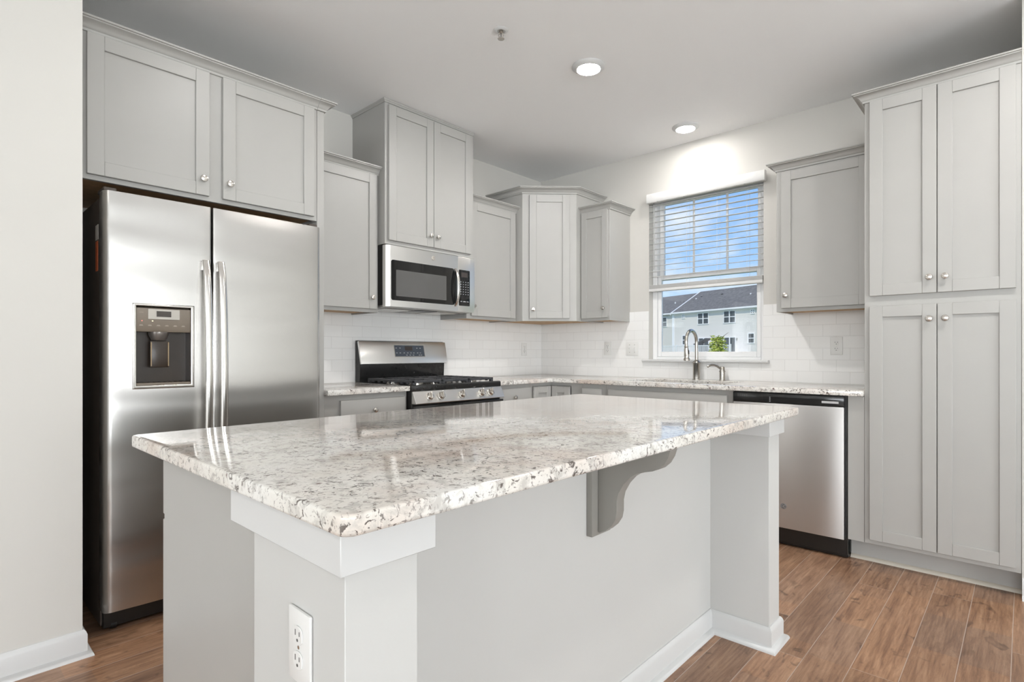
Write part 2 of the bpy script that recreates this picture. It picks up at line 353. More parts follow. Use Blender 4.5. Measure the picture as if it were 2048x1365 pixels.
def obj(name, bm, m, parent=None, smooth=True, label=None):
    me = bpy.data.meshes.new(name); off = OFF.get(parent.name, Vector()) if parent else None
    o = bpy.data.objects.new(name, me); COL.objects.link(o)
    if parent is None:
        vs = [v.co for v in bm.verts]
        c = Vector(((min(v.x for v in vs)+max(v.x for v in vs))/2, (min(v.y for v in vs)+max(v.y for v in vs))/2, min(v.z for v in vs)))
        if smooth == 'world': c = Vector()
        o.location = c; off = c
    else: o.parent = parent
    OFF[o.name] = off
    for v in bm.verts: v.co -= off
    bm.to_mesh(me); bm.free()
    for p in me.polygons: p.use_smooth = True
    me.set_sharp_from_angle(angle=R(38))
    me.materials.append(M[m] if isinstance(m, str) else m)
    if label: o['label'] = label
    return o
def thing(name, label, cat, loc, group=None):
    o = bpy.data.objects.new(name, None); COL.objects.link(o); o.location = loc; o.empty_display_size = .1
    OFF[o.name] = Vector(loc); return tag(o, label, cat, group)
def tag(o, label, cat, group=None):
    o['label'] = label; o['category'] = cat
    if group: o['group'] = group
    return o
def struct(name, bm, m, parent=None):
    o = obj(name, bm, m, parent, smooth='world' if parent is None else True); o['kind'] = 'structure'; return o
def copy_tree(o, loc=None, parent=None):
    c = o.copy(); COL.objects.link(c)
    if parent: c.parent = parent
    if loc is not None: c.location = loc
    for ch in [x for x in bpy.data.objects if x.parent == o]: copy_tree(ch, None, c)
    return c

# ------------------------------------------------------------------ the room
H = 2.724; XE, YR = 13.0, -15.0; AL = -3.595; XL = .81
struct('floor', box(B(), -.15, XE+.15, YR-.15, .15, -.12, 0), 'floor')
struct('floor_bounce_carpet', cells(B(), [XL+.02, 4.1, XE-.02], [YR+.02, -5.4, -.02], lambda u, v: u > 4.1 or v < -5.4, (0, 0, .0005), (1, 0, 0), (0, 1, 0), (0, 0, .012)), mat('pale_bounce_carpet', (.74, .735, .72), .95, var=.05, vscale=40, bump=.4, bscale=300))  # unseen pale floor covering, added to bounce light up to the ceiling
struct('ceiling', box(B(), -.15, XE+.15, YR-.15, .15, H, H+.12), 'ceiling')
struct('wall_left', box(B(), -.15, 0, AL, .0, 0, H), 'wall')
struct('wall_alcove', box(B(), -.15, XL, YR, AL, 0, H), 'wall')
WX0, WX1, WZ0, WZ1 = 1.130, 2.014, 1.060, 2.372
struct('wall_back', cells(B(), [-.15, WX0, WX1, XE], [0, WZ0, WZ1, H], lambda u, v: not (WX0 < u < WX1 and WZ0 < v < WZ1), (0, 0, 0), (1, 0, 0), (0, 0, 1), (0, .15, 0)), 'wall')
struct('wall_right', box(B(), 3.3375, 3.46, -.612, 0, 0, H), 'wall')
PD = (-7.4, -2.6, 0.06, 2.2)
struct('wall_east', cells(B(), [YR, PD[0], PD[1], .15], [0, PD[2], PD[3], H], lambda u, v: not (PD[0] < u < PD[1] and PD[2] < v < PD[3]), (XE, 0, 0), (0, 1, 0), (0, 0, 1), (.15, 0, 0)), 'wall')
RW = [(2.2, 4.2), (5.2, 7.2), (8.2, 10.2)]
struct('wall_rear', cells(B(), [XL, 2.2, 4.2, 5.2, 7.2, 8.2, 10.2, XE], [0, .6, 2.3, H], lambda u, v: not (.6 < v < 2.3 and any(a < u < c for a, c in RW)), (0, YR, 0), (1, 0, 0), (0, 0, 1), (0, -.15, 0)), 'wall')
# frames of the openings behind the viewer
def flat_frame(a0, a1, z0, z1, O, U, Wn, bars=1, t=.05):
    bm = B(); ax = (Vector(U), Vector(Wn), Vector((0, 0, 1))); O = Vector(O)
    for s in ((a0, a0+t, z0, z1), (a1-t, a1, z0, z1), (a0+t, a1-t, z0, z0+t), (a0+t, a1-t, z1-t, z1)): box(bm, s[0], s[1], 0, .06, s[2], s[3], .003, 1, O, ax)
    for k in range(1, bars+1):
        a = a0+(a1-a0)*k/(bars+1); box(bm, a-.025, a+.025, 0, .055, z0+t, z1-t, .003, 1, O, ax)
    return bm
for k, (a, c) in enumerate(RW):
    w = struct('window_%d' % (k+2), flat_frame(a, c, .6, 2.3, (0, YR-.1, 0), (1, 0, 0), (0, 1, 0)), 'vinyl')
w = struct('window_5', flat_frame(PD[0], PD[1], PD[2], PD[3], (XE+.02, 0, 0), (0, 1, 0), (1, 0, 0), 1, .07), 'vinyl')

BASE = [(0, 0), (.013, 0), (.013, .078), (.009, .090), (.004, .096), (0, .096)]
SHOE = [(.013, 0), (.031, 0), (.030, .006), (.025, .013), (.013, .019)]
def baseboard(name, path, side):
    o = struct(name, sweep(B(), path, BASE, side), 'trim'); struct('shoe_moulding', sweep(B(), path, SHOE, side), 'trim', o); return o
baseboard('baseboard_alcove', [(.45, AL), (XL, AL), (XL, YR+.01)], -1)
baseboard('baseboard_right', [(3.338, -.612), (3.46, -.612), (3.46, -.02), (4.2, -.0)][:3], 1)
# window: vinyl frame, two sashes, panes, grille, stool
wn = bpy.data.objects.new('window_1', None); COL.objects.link(wn); wn.location = (1.572, .1, WZ0); OFF['window_1'] = Vector(wn.location); wn['kind'] = 'structure'
fb = B()
for s in ((WX0, WX0+.038, WZ0, WZ1), (WX1-.038, WX1, WZ0, WZ1), (WX0+.038, WX1-.038, WZ0, WZ0+.022), (WX0+.038, WX1-.038, WZ1-.03, WZ1)): box(fb, s[0], s[1], .062, .145, s[2], s[3], .003, 1)
obj('window_frame', fb, 'vinyl', wn)
def sash(name, y0, y1, x0, x1, z0, z1, t, tb, tt):
    bm = B()
    for s in ((x0, x0+t, z0, z1), (x1-t, x1, z0, z1), (x0+t, x1-t, z0, z0+tb), (x0+t, x1-t, z1-tt, z1)): box(bm, s[0], s[1], y0, y1, s[2], s[3], .003, 1)
    return obj(name, bm, 'vinyl', wn)
ls = sash('lower_sash', .070, .100, 1.170, 1.974, 1.083, 1.735, .030, .040, .036)
us = sash('upper_sash', .104, .134, 1.172, 1.974, 1.700, 2.341, .034, .040, .036)
obj('pane', box(B(), 1.199, 1.945, .083, .087, 1.121, 1.700), 'pane', ls)
obj('pane', box(B(), 1.204, 1.942, .117, .121, 1.738, 2.307), 'pane', us)
gb = B()
for x in (1.457, 1.718): box(gb, x-.008, x+.008, .106, .116, 1.739, 2.306, .002, 1)
obj('grille', gb, 'vinyl', us)
struct('sill', prism(B(), [(1.083, -.040, z) if False else (1.083, y, z) for y, z in ((.062, 1.041), (-.034, 1.041), (-.040, 1.047), (-.040, 1.056), (-.034, 1.062), (.062, 1.062))], (.974, 0, 0), .002, 1), 'trim', wn)
# tiled backsplash
TT = .006
struct('backsplash_left', box(B(), .0005, TT, -2.533, -.0005, .912, 1.449), 'tileY')
struct('backsplash_back', cells(B(), [.006, WX0, WX1, 2.727], [.912, 1.041, 1.449], lambda u, v: not (WX0 < u < WX1 and v > 1.041), (0, -.0005, 0), (1, 0, 0), (0, 0, 1), (0, -.0055, 0)), 'tileX')

# ------------------------------------------------------------------ cabinets
UX, UY, UZ = XYZ
def knob(parent, P, n):
    P = Vector(P)
    return obj('knob', lathe(B(), [(.0075, 0), (.0065, .003), (.0055, .010), (.009, .014), (.0145, .017), (.0155, .0205), (.014, .0245), (.008, .0268), (0, .0275)], P, n, 18), 'nickel', parent)
def shaker(parent, O, ux, n, a0, a1, z0, z1, kpos=None, t=.019, rail=.057, name='door'):
    """five-piece door; O on the cabinet face, ux along it, n outward"""
    O, ux, n = Vector(O), Vector(ux), Vector(n); ax = (ux, n, UZ); bm = B()
    box(bm, a0, a0+rail, .001, t, z0, z1, .0014, 1, O, ax); box(bm, a1-rail, a1, .001, t, z0, z1, .0014, 1, O, ax)
    box(bm, a0+rail, a1-rail, .001, t-.0004, z0, z0+rail, .0014, 1, O, ax); box(bm, a0+rail, a1-rail, .001, t-.0004, z1-rail, z1, .0014, 1, O, ax)
    box(bm, a0+rail-.004, a1-rail+.004, .002, t-.010, z0+rail-.004, z1-rail+.004, 0, 1, O, ax)
    d = obj(name, bm, 'cab', parent)
    if kpos: knob(d, O+ux*kpos[0]+UZ*kpos[1]+n*t, n)
    return d
def slab(parent, O, ux, n, a0, a1, z0, z1, kpos=None, name='drawer_front'):
    O, ux, n = Vector(O), Vector(ux), Vector(n); ax = (ux, n, UZ)
    d = obj(name, box(B(), a0, a1, .001, .019, z0, z1, .002, 2, O, ax), 'cab', parent)
    if kpos: knob(d, O+ux*kpos[0]+UZ*kpos[1]+n*.019, n)
    return d
CROWN = [(0, 0), (.007, 0), (.009, .004), (.009, .010), (.014, .013), (.017, .020), (.024, .028), (.034, .034), (.043, .037), (.043, .041), (.050, .043), (.050, .050), (0, .050)]
def crown(parent, path, z, side=1): return obj('crown_moulding', sweep(B(), path, CROWN, side, z), 'cab', parent)
def wall_cab(name, label, x0, x1, y0, y1, z0, z1, face):
    """box with a recessed tan underside; face 'x' looks to +X, 'y' to -Y"""
    t = thing(name, label, 'cabinet', ((x0+x1)/2, (y0+y1)/2, z0))
    bm = B()
    if face == 'x':
        box(bm, x0, x1-.019, y0, y1, z0+.016, z1); box(bm, x1-.019, x1, y0, y1, z0, z1, .001, 1)
        box(bm, x0, x1-.019, y0, y0+.012, z0, z0+.017); box(bm, x0, x1-.019, y1-.012, y1, z0, z0+.017)
        u = box(B(), x0+.002, x1-.020, y0+.013, y1-.013, z0+.010, z0+.0155)
    else:
        box(bm, x0, x1, y0+.019, y1, z0+.016, z1); box(bm, x0, x1, y0, y0+.019, z0, z1, .001, 1)
        box(bm, x0, x0+.012, y0+.019, y1, z0, z0+.017); box(bm, x1-.012, x1, y0+.019, y1, z0, z0+.017)
        u = box(B(), x0+.013, x1-.013, y0+.020, y1-.002, z0+.010, z0+.0155)
    obj('carcass', bm, 'cab', t); obj('underside', u, 'ply', t, label='tan wood underside')
    return t
EPS = .0008
# over the refrigerator
c = wall_cab('wall_cabinet', 'grey two-door cabinet above the refrigerator with stepped crown moulding', .001, .61, -3.592, -2.5745, 1.8076, 2.43, 'x')
shaker(c, (.61, 0, 0), UY, UX, -3.551, -3.102, 1.8268, 2.390, (-3.131, 1.8985))
shaker(c, (.61, 0, 0), UY, UX, -3.045, -2.596, 1.8268, 2.390, (-3.018, 1.8985))
crown(c, [(.61, -3.592), (.61, -2.5742)], 2.394, 1)
# tall end panel
p = obj('end_panel', box(B(), .001, .612, -2.5737, -2.5338, .0, 2.394, .0015, 1), 'cab')
crown(p, [(.6125, -2.5738), (.6125, -2.533), (.001, -2.533)], 2.3942, 1)
tag(p, 'tall narrow grey end panel standing against the right side of the refrigerator', 'panel')
# left of the microwave
c = wall_cab('wall_cabinet', 'grey single-door wall cabinet between the refrigerator and the microwave', .001, .305, -2.533, -1.9975, 1.371, 2.29, 'x')
shaker(c, (.305, 0, 0), UY, UX, -2.516, -2.0135, 1.3926, 2.2445, (-2.053, 1.464))
crown(c, [(.305, -2.533), (.305, -1.9975)], 2.246)
# above the microwave
c = wall_cab('wall_cabinet', 'tall grey two-door cabinet above the microwave reaching the ceiling', .001, .381, -1.9965, -1.2325, 1.8065, 2.7225, 'x')
shaker(c, (.381, 0, 0), UY, UX, -1.976, -1.6162, 1.831, 2.690, (-1.647, 1.9045))
shaker(c, (.381, 0, 0), UY, UX, -1.6128, -1.266, 1.831, 2.690, (-1.586, 1.9035))
obj('top_moulding', sweep(B(), [(.0015, -1.9965), (.381, -1.9965), (.381, -1.2325)], [(0, 0), (.005, .001), (.007, .008), (.013, .013), (.014, .020), (0, .020)], 1, 2.7025), 'cab', c)
# right of the microwave
c = wall_cab('wall_cabinet', 'grey single-door wall cabinet just right of the microwave', .001, .305, -1.2315, -.687, 1.371, 2.29, 'x')
shaker(c, (.305, 0, 0), UY, UX, -1.1935, -.710, 1.3926, 2.2445, (-1.179, 1.463))
crown(c, [(.305, -1.2315), (.305, -.687)], 2.246)
# diagonal corner cabinet
c = thing('corner_cabinet', 'tall grey angled wall cabinet filling the corner of the room', 'cabinet', (.35, -.35, 1.371))
A1, A2 = Vector((.376, -.6862, 0)), Vector((.6862, -.376, 0)); du = (A2-A1).normalized(); dn = Vector((du.y, -du.x, 0)); DL = (A2-A1).length
def dia(zs, e=0.):
    return [(.001, -.001, zs), (.001, -.6862+e, zs), (.376-e*.4, -.6862+e, zs), (.6862-e, -.376+e*.4, zs), (.6862-e, -.001, zs)]
bm = prism(B(), [(.001, -.001, 1.385), (.001, -.6862, 1.385), (.3491, -.6862, 1.385), (.6862, -.3491, 1.385), (.6862, -.001, 1.385)], (0, 0, 1.055))
prism(bm, [(.376, -.6862, 1.371), (.6862, -.376, 1.371), (.6862, -.3492, 1.371), (.3492, -.6862, 1.371)], (0, 0, 1.069), .0006, 1)
box(bm, .001, .349, -.6862, -.6742, 1.371, 1.386); box(bm, .6742, .6862, -.349, -.001, 1.371, 1.386)
obj('carcass', bm, 'cab', c)
obj('underside', prism(B(), [(.0015, -.0015, 1.380), (.0015, -.673, 1.380), (.365, -.673, 1.380), (.673, -.365, 1.380), (.673, -.0015, 1.380)], (0, 0, .0045)), 'ply', c, label='tan wood underside')
shaker(c, A1, du, dn, .056, DL-.058, 1.3926, 2.386, (.086, 1.463))
crown(c, [(.001, -.6862), (.376, -.6862), (.6862, -.376), (.6862, -.001)], 2.398)
# narrow one beside the window
c = wall_cab('wall_cabinet', 'narrow grey wall cabinet between the corner cabinet and the window', .6872, .956, -.305, -.001, 1.371, 2.29, 'y')
shaker(c, (0, -.305, 0), UX, -UY, .6942, .9435, 1.3926, 2.2445, (.914, 1.467), rail=.05)
crown(c, [(.6872, -.305), (.956, -.305), (.956, -.001)], 2.246, 1)
# between window and pantry
c = wall_cab('wall_cabinet', 'grey single-door wall cabinet between the window and the tall pantry', 2.195, 2.7265, -.305, -.001, 1.371, 2.29, 'y')
shaker(c, (0, -.305, 0), UX, -UY, 2.226, 2.703, 1.3926, 2.2445, (2.2555, 1.471))
crown(c, [(2.195, -.001), (2.195, -.305), (2.7265, -.305)], 2.256, 1)
# pantry
c = thing('pantry_cabinet', 'tall grey four-door pantry cabinet right of the dishwasher', 'cabinet', (3.03, -.3, 0))
bm = box(B(), 2.7275, 3.3365, -.61, -.001, .114, 2.455, .001, 1); obj('carcass', bm, 'cab', c)
obj('toe_kick', box(B(), 2.650, 3.3365, -.5265, -.4, .0, .1135), 'cab', c)
obj('shoe_moulding', sweep(B(), [(2.650, -.5265), (3.3365, -.5265)], [(0, 0), (.018, 0), (.016, .008), (.010, .015), (0, .018)], 1), mat('beige_moulding', (.58, .53, .45), .4, var=.02), c, label='beige quarter-round moulding')
for (a0, a1, kx) in ((2.7526, 3.0315, 3.003), (3.0348, 3.318, 3.0655)):
    shaker(c, (0, -.61, 0), UX, -UY, a0, a1, 1.409, 2.4229, (kx, 1.485)); shaker(c, (0, -.61, 0), UX, -UY, a0, a1, .1377, 1.3547, (kx, 1.2815))
crown(c, [(2.7275, -.001), (2.7275, -.61), (3.3365, -.61)], 2.4255, 1)

# base cabinets
CT0 = .8835
def base_cab(name, label, x0, x1, y0, y1, face):
    t = thing(name, label, 'cabinet', ((x0+x1)/2, (y0+y1)/2, 0)); bm = box(B(), x0, x1, y0, y1, .114, CT0, .001, 1)
    obj('carcass', bm, 'cab', t)
    if face == 'x': k = box(B(), x0, x1-.075, y0, y1, 0, .1135)
    else: k = box(B(), x0, x1, y0+.075, y1, 0, .1135)
    obj('toe_kick', k, 'cab', t); return t
c = base_cab('base_cabinet', 'grey base cabinet with a drawer between the refrigerator and the stove', .001, .61, -2.533, -1.9975, 'x')
slab(c, (.61, 0, 0), UY, UX, -2.444, -2.019, .705, .853, (-2.2375, .789)); shaker(c, (.61, 0, 0), UY, UX, -2.444, -2.019, .136, .690, (-2.06, .62))
c = base_cab('base_cabinet', 'grey base cabinet with a drawer just right of the stove', .001, .61, -1.2315, -.857, 'x')
slab(c, (.61, 0, 0), UY, UX, -1.205, -.873, .705, .8565, (-1.0585, .791)); shaker(c, (.61, 0, 0), UY, UX, -1.205, -.873, .136, .690, (-.91, .62))
c = thing('corner_base_cabinet', 'grey corner base cabinet with two small doors meeting at an inside angle', 'cabinet', (.3, -.3, 0))
LP = [(.001, -.001), (.001, -.856), (.61, -.856), (.61, -.63), (.63, -.61), (.913, -.61), (.913, -.001)]
LP = [(.001, -.001), (.001, -.856), (.592, -.856), (.592, -.592), (.913, -.592), (.913, -.001)]
bm = prism(B(), [(x, y, .114) for x, y in LP], (0, 0, CT0-.114))
box(bm, .592, .61, -.856, -.835, .114, CT0); box(bm, .592, .61, -.835, -.61, .862, CT0)
box(bm, .810, .913, -.61, -.592, .114, CT0); box(bm, .61, .810, -.61, -.592, .862, CT0); box(bm, .592, .61, -.61, -.592, .862, CT0)
obj('carcass', bm, 'cab', c)
obj('toe_kick', prism(B(), [(x, y, 0) for x, y in [(.001, -.001), (.001, -.856), (.535, -.856), (.535, -.535), (.913, -.535), (.913, -.001)]], (0, 0, .1135)), 'cab', c)
shaker(c, (.592+.018, 0, 0), UY, UX, -.832, -.632, .136, .8565, rail=.05); shaker(c, (0, -.61, 0), UX, -UY, .632, .804, .136, .8565, rail=.05)
c = base_cab('base_cabinet', 'narrow grey base cabinet with a drawer between the corner and the sink cabinet', .914, 1.1235, -.61, -.001, 'y')
slab(c, (0, -.61, 0), UX, -UY, .922, 1.092, .705, .853); shaker(c, (0, -.61, 0), UX, -UY, .922, 1.092, .136, .690, rail=.04)
c = thing('sink_base_cabinet', 'wide grey base cabinet with a false drawer front under the sink', 'cabinet', (1.58, -.3, 0))
bm = B(); box(bm, 1.1245, 1.142, -.61, -.02, .114, CT0); box(bm, 2.0205, 2.038, -.61, -.02, .114, CT0); box(bm, 1.142, 2.0205, -.61, -.592, .114, CT0); box(bm, 1.142, 2.0205, -.592, -.02, .114, .13); box(bm, 1.142, 2.0205, -.032, -.02, .13, CT0)
obj('carcass', bm, 'cab', c); obj('toe_kick', box(B(), 1.1245, 2.038, -.535, -.1, 0, .1135), 'cab', c)
slab(c, (0, -.61, 0), UX, -UY, 1.1515, 2.0055, .705, .853)
shaker(c, (0, -.61, 0), UX, -UY, 1.1515, 1.577, .136, .690, (1.54, .62)); shaker(c, (0, -.61, 0), UX, -UY, 1.581, 2.0055, .136, .690, (1.62, .62))
o = obj('filler_panel', box(B(), 2.651, 2.7265, -.610, -.05, .114, CT0, .001, 1), 'cab'); tag(o, 'narrow grey filler panel between the dishwasher and the pantry', 'panel')

# ------------------------------------------------------------------ countertops, sink, faucet
SX0, SX1, SY0, SY1 = 1.235, 1.925, -.515, -.125
o = obj('countertop', cells(B(), [.0065, .648, SX0, SX1, 2.7265], [-1.2315, -.648, SY0, SY1, -.0065], lambda u, v: (v > -.648 or u < .648) and not (SX0 < u < SX1 and SY0 < v < SY1), (0, 0, .8845), (1, 0, 0), (0, 1, 0), (0, 0, .0299), .005, 2), 'granite')
tag(o, 'L-shaped speckled granite countertop running from the stove round the corner to the pantry', 'countertop')
o = obj('countertop', box(B(), .0065, .648, -2.5325, -1.9975, .8845, .9144, .005, 2), 'granite')
tag(o, 'short speckled granite countertop between the refrigerator and the stove', 'countertop')
sk = thing('kitchen_sink', 'stainless undermount sink set in the granite below the window', 'sink', (1.58, -.32, .68))
bm = cells(B(), [SX0-.02, SX0-.003, SX1+.003, SX1+.02], [SY0-.02, SY0-.003, SY1+.003, SY1+.02], lambda u, v: not (SX0 < u < SX1 and SY0 < v < SY1), (0, 0, .881), (1, 0, 0), (0, 1, 0), (0, 0, .003))
for s in ((SX0-.004, SX0-.002, SY0-.004, SY1+.004), (SX1+.002, SX1+.004, SY0-.004, SY1+.004), (SX0-.002, SX1+.002, SY0-.004, SY0-.002), (SX0-.002, SX1+.002, SY1+.002, SY1+.004)): box(bm, *s, .70, .882)
box(bm, SX0-.004, SX1+.004, SY0-.004, SY1+.004, .697, .70)
obj('basin', bm, 'sinksteel', sk); obj('drain', lathe(B(), [(.045, 0), (.045, .003), (.035, .004), (.03, .001), (0, .001)], (1.58, -.3, .7002), (0, 0, 1)), 'nickel', sk)
fx, fy = 1.5632, -.077
fa = thing('faucet', 'brushed nickel gooseneck faucet standing behind the sink', 'faucet', (fx, fy, .9146))
obj('base', lathe(B(), [(.030, 0), (.030, .004), (.026, .008), (.026, .118), (.029, .122), (.029, .128), (.025, .133), (.016, .140), (.0125, .148), (0, .149)], (fx, fy, .9147), (0, 0, 1), 24), 'faucet', fa)
ra = .086; zc = 1.190
pts = [(fx, fy, 1.055), (fx, fy, 1.12), (fx, fy, zc)]+[(fx, fy-ra+ra*math.cos(R(a)), zc+ra*math.sin(R(a))) for a in range(10, 191, 10)]
last = Vector(pts[-1]); dd = (Vector(pts[-1])-Vector(pts[-2])).normalized()
pts.append(last+dd*.012)
obj('neck', tube(B(), pts, .0122, 14), 'faucet', fa)
P0 = last+dd*.012
sp = obj('spray_head', lathe(B(), [(.0125, 0), (.0150, .003), (.0150, .008), (.0135, .012), (.0165, .022), (.0185, .070), (.0175, .084), (.023, .094), (.0235, .102), (.020, .106), (0, .106)], P0, dd, 20), 'faucet', fa)
obj('spray_button', box(B(), -.006, .006, -.003, .003, .03, .06, .002, 2, P0+Vector((.0165, 0, 0)), (Vector((0, 1, 0)), Vector((1, 0, 0)), dd)), 'black', sp)
so = thing('soap_dispenser', 'short brushed nickel soap dispenser with curved spout right of the faucet', 'dispenser', (1.752, -.068, .9146))
obj('body', lathe(B(), [(.022, 0), (.022, .003), (.0195, .006), (.0195, .062), (.0225, .064), (.0225, .069), (.018, .073), (.0165, .094), (.012, .1), (0, .1005)], (1.752, -.068, .9147), (0, 0, 1), 22), 'faucet', so)
obj('spout', tube(B(), [(1.752, -.068, .988), (1.741, -.083, 1.003), (1.728, -.102, 1.018), (1.715, -.120, 1.026), (1.702, -.138, 1.027), (1.690, -.155, 1.020), (1.684, -.164, 1.013)], [.009, .0085, .0078, .0074, .0074, .0078, .0075], 12), 'faucet', so)

# ------------------------------------------------------------------ refrigerator
f = thing('refrigerator', 'stainless side-by-side refrigerator with dispenser in the alcove at left', 'refrigerator', (.37, -3.063, 0))
FY0, FYM0, FYM1, FY1 = -3.5155, -3.1312, -3.1235, -2.6108; FZ0, FZ1 = .093, 1.7506
obj('cabinet_body', box(B(), .03, .640, FY0+.004, FY1-.004, .02, 1.735, .004, 2), 'fridge_side', f)
obj('base_grille', box(B(), .60, .660, FY0+.01, FY1-.01, .012, .088, .003, 1), 'black', f)
def fx_(y):
    u = (y-(FY0+FY1)/2)/((FY1-FY0)/2); return .735-.014*u*u
def fdoor(y0, y1, rl, rr, hole=None):
    t = B(); xb = .648
    ys = []; r = .022
    def prof():
        L_ = []
        for k in range(0, 7):
            a = R(90*k/6); L_.append((y0+rl*(1-math.sin(a)), -rl*(1-math.cos(a)) if False else None, a, 'l'))
        return L_
    P = []
    for k in range(7):
        a = R(90*k/6); yy = y0+rl*(1-math.cos(a)); P.append((yy, fx_(y0+rl)-rl*(1-math.sin(a))))
    mid = [y0+rl+(y1-rr-y0-rl)*k/10 for k in range(1, 10)]
    if hole: mid = sorted([y for y in mid if min(abs(y-hole[0]), abs(y-hole[1])) > .012]+[hole[0], hole[1]])
    P += [(y, fx_(y)) for y in mid]
    for k in range(7):
        a = R(90*(6-k)/6); yy = y1-rr*(1-math.cos(a)); P.append((yy, fx_(y1-rr)-rr*(1-math.sin(a))))
    zs = [FZ0, FZ1] if not hole else [FZ0, hole[2], hole[3], FZ1]
    V = [[t.verts.new((x, y, z)) for z in zs] for y, x in P]
    n = len(P)
    for i in range(n-1):
        for j in range(len(zs)-1):
            ym = (P[i][0]+P[i+1][0])/2; zm = (zs[j]+zs[j+1])/2
            if hole and hole[0] < ym < hole[1] and hole[2] < zm < hole[3]: continue
            t.faces.new([V[i][j], V[i+1][j], V[i+1][j+1], V[i][j+1]])
    bk = [[t.verts.new((xb, P[k][0], z)) for z in (FZ0, FZ1)] for k in (0, n-1)]
    t.faces.new([V[0][j] for j in range(len(zs))]+[bk[0][1], bk[0][0]]); t.faces.new([V[-1][j] for j in range(len(zs))]+[bk[1][1], bk[1][0]])
    t.faces.new([V[i][-1] for i in range(n)]+[bk[1][1], bk[0][1]]); t.faces.new([V[i][0] for i in range(n)]+[bk[1][0], bk[0][0]])
    t.faces.new([bk[0][0], bk[0][1], bk[1][1], bk[1][0]])
    if hole:
        ih = [i for i in range(n) if hole[0]-1e-5 <= P[i][0] <= hole[1]+1e-5]; d = .655
        jb = 1; jt = 2
        q = [t.verts.new((d, hole[0], hole[2])), t.verts.new((d, hole[1], hole[2])), t.verts.new((d, hole[1], hole[3])), t.verts.new((d, hole[0], hole[3]))]
        t.faces.new(q); t.faces.new([V[ih[0]][jb], V[ih[0]][jt], q[3], q[0]]); t.faces.new([V[ih[-1]][jb], V[ih[-1]][jt], q[2], q[1]])
        t.faces.new([V[i][jb] for i in ih]+[q[1], q[0]]); t.faces.new([V[i][jt] for i in ih]+[q[2], q[3]])
    bmesh.ops.recalc_face_normals(t, faces=t.faces); return t
HY0, HY1, HZ0, HZ1 = -3.4215, -3.1985, .9665, 1.314
dl = obj('freezer_door', fdoor(FY0, FYM0, .028, .008, (HY0, HY1, HZ0, HZ1)), 'steel', f)
dr = obj('fridge_door', fdoor(FYM1, FY1, .008, .020), 'steel', f)
obj('door_gasket', box(B(), .640, .6475, FY0+.01, FY1-.01, FZ0+.005, FZ1-.01), 'black', f)
# hinge covers on top
for y in (-3.49, -2.64): obj('hinge_cover', box(B(), .60, .70, y-.022, y+.022, 1.7508 if False else 1.752, 1.768, .003, 1), 'fridge_side', f)
# handles: bowed flat bars on stand-offs
def fhandle(parent, y):
    z0, z1 = .50, 1.512; pts = []
    for k in range(25):
        s = k/24; z = z0+(z1-z0)*s; bow = math.sin(math.pi*s)**.55 if 0 < s < 1 else 0
        pts.append((.752+.046*bow, y, z))
    h = obj('handle', tube(B(), pts, .0150, 16, sx=.62, up=(1, 0, 0)), 'bar', parent)
    for z in (z0+.02, z1-.02): obj('standoff', box(B(), .727, .762, y-.010, y+.010, z-.020, z+.020, .004, 2), 'bar', h)
fhandle(f, -3.159); fhandle(f, -3.098)
# dispenser: bezel, control plate, recess with paddle and tray
xf = fx_(-3.31)
dp = thing_ = obj('water_dispenser', B() if False else cells(B(), [HY0, HY0+.012, HY1-.012, HY1], [HZ0, HZ0+.014, HZ1-.010, HZ1], lambda u, v: not (HY0+.012 < u < HY1-.012 and HZ0+.014 < v < HZ1-.010), (xf-.012, 0, 0), (0, 1, 0), (0, 0, 1), (.014, 0, 0), .004, 3), 'bar', f)
obj('recess_lining', cells(B(), [HY0+.010, HY0+.012, HY1-.012, HY1-.010], [HZ0+.012, HZ0+.0141, HZ1-.0101, HZ1-.008], lambda u, v: not (HY0+.012 < u < HY1-.012 and HZ0+.0141 < v < HZ1-.0101), (.657, 0, 0), (0, 1, 0), (0, 0, 1), (xf-.014-.657, 0, 0)), 'taupe_dark', dp)
obj('recess_back', box(B(), .6555, .659, HY0+.004, HY1-.004, HZ0+.004, HZ1-.004), 'taupe_dark', dp)
cp = obj('control_panel', prism(B(), [(x, HY0+.0125, z) for x, z in ((.662, 1.2), (.722, 1.2), (.727, 1.21), (.727, 1.296), (.705, 1.303), (.662, 1.303))], (0, HY1-HY0-.025, 0), .002, 1), 'taupe', dp)
obj('display_plate', box(B(), .7272, .7290, -3.368, -3.2525, 1.2515, 1.2935, .0008, 1), 'plate', dp)
obj('display', box(B(), .7291, .7298, -3.338, -3.285, 1.262, 1.2855), 'lcd', dp)
obj('indicator_light', box(B(), .7272, .7284, -3.391, -3.387, 1.2425, 1.2455), 'led_red', dp); obj('indicator_light', box(B(), .7272, .7284, -3.354, -3.350, 1.2425, 1.2455), 'led_yel', dp)
M['legend'] = mat('faint_legend', (.30, .26, .21), .5, var=.02)
for k in range(6):
    y = -3.392+k*.0305; obj('key_legend', prism(B(), [(.7272, y-.008, 1.2235), (.7272, y+.008, 1.2235), (.7272, y+.008, 1.2247), (.7272, y+.0055, 1.2247), (.7272, y+.0055, 1.2285), (.7272, y-.0055, 1.2285), (.7272, y-.0055, 1.2247), (.7272, y-.008, 1.2247)], (.0006, 0, 0)), 'legend', dp)
obj('key_legend', box(B(), .7272, .7278, -3.398, -3.384, 1.277, 1.279), 'legend', dp)
obj('chute', lathe(B(), [(.036, 0), (.036, .010), (.028, .030), (.026, .034), (0, .034)], (.695, -3.322, 1.1995), (0, 0, -1), 20), mat('grey_chute', (.17, .15, .135), .3, .5, var=.04), dp)
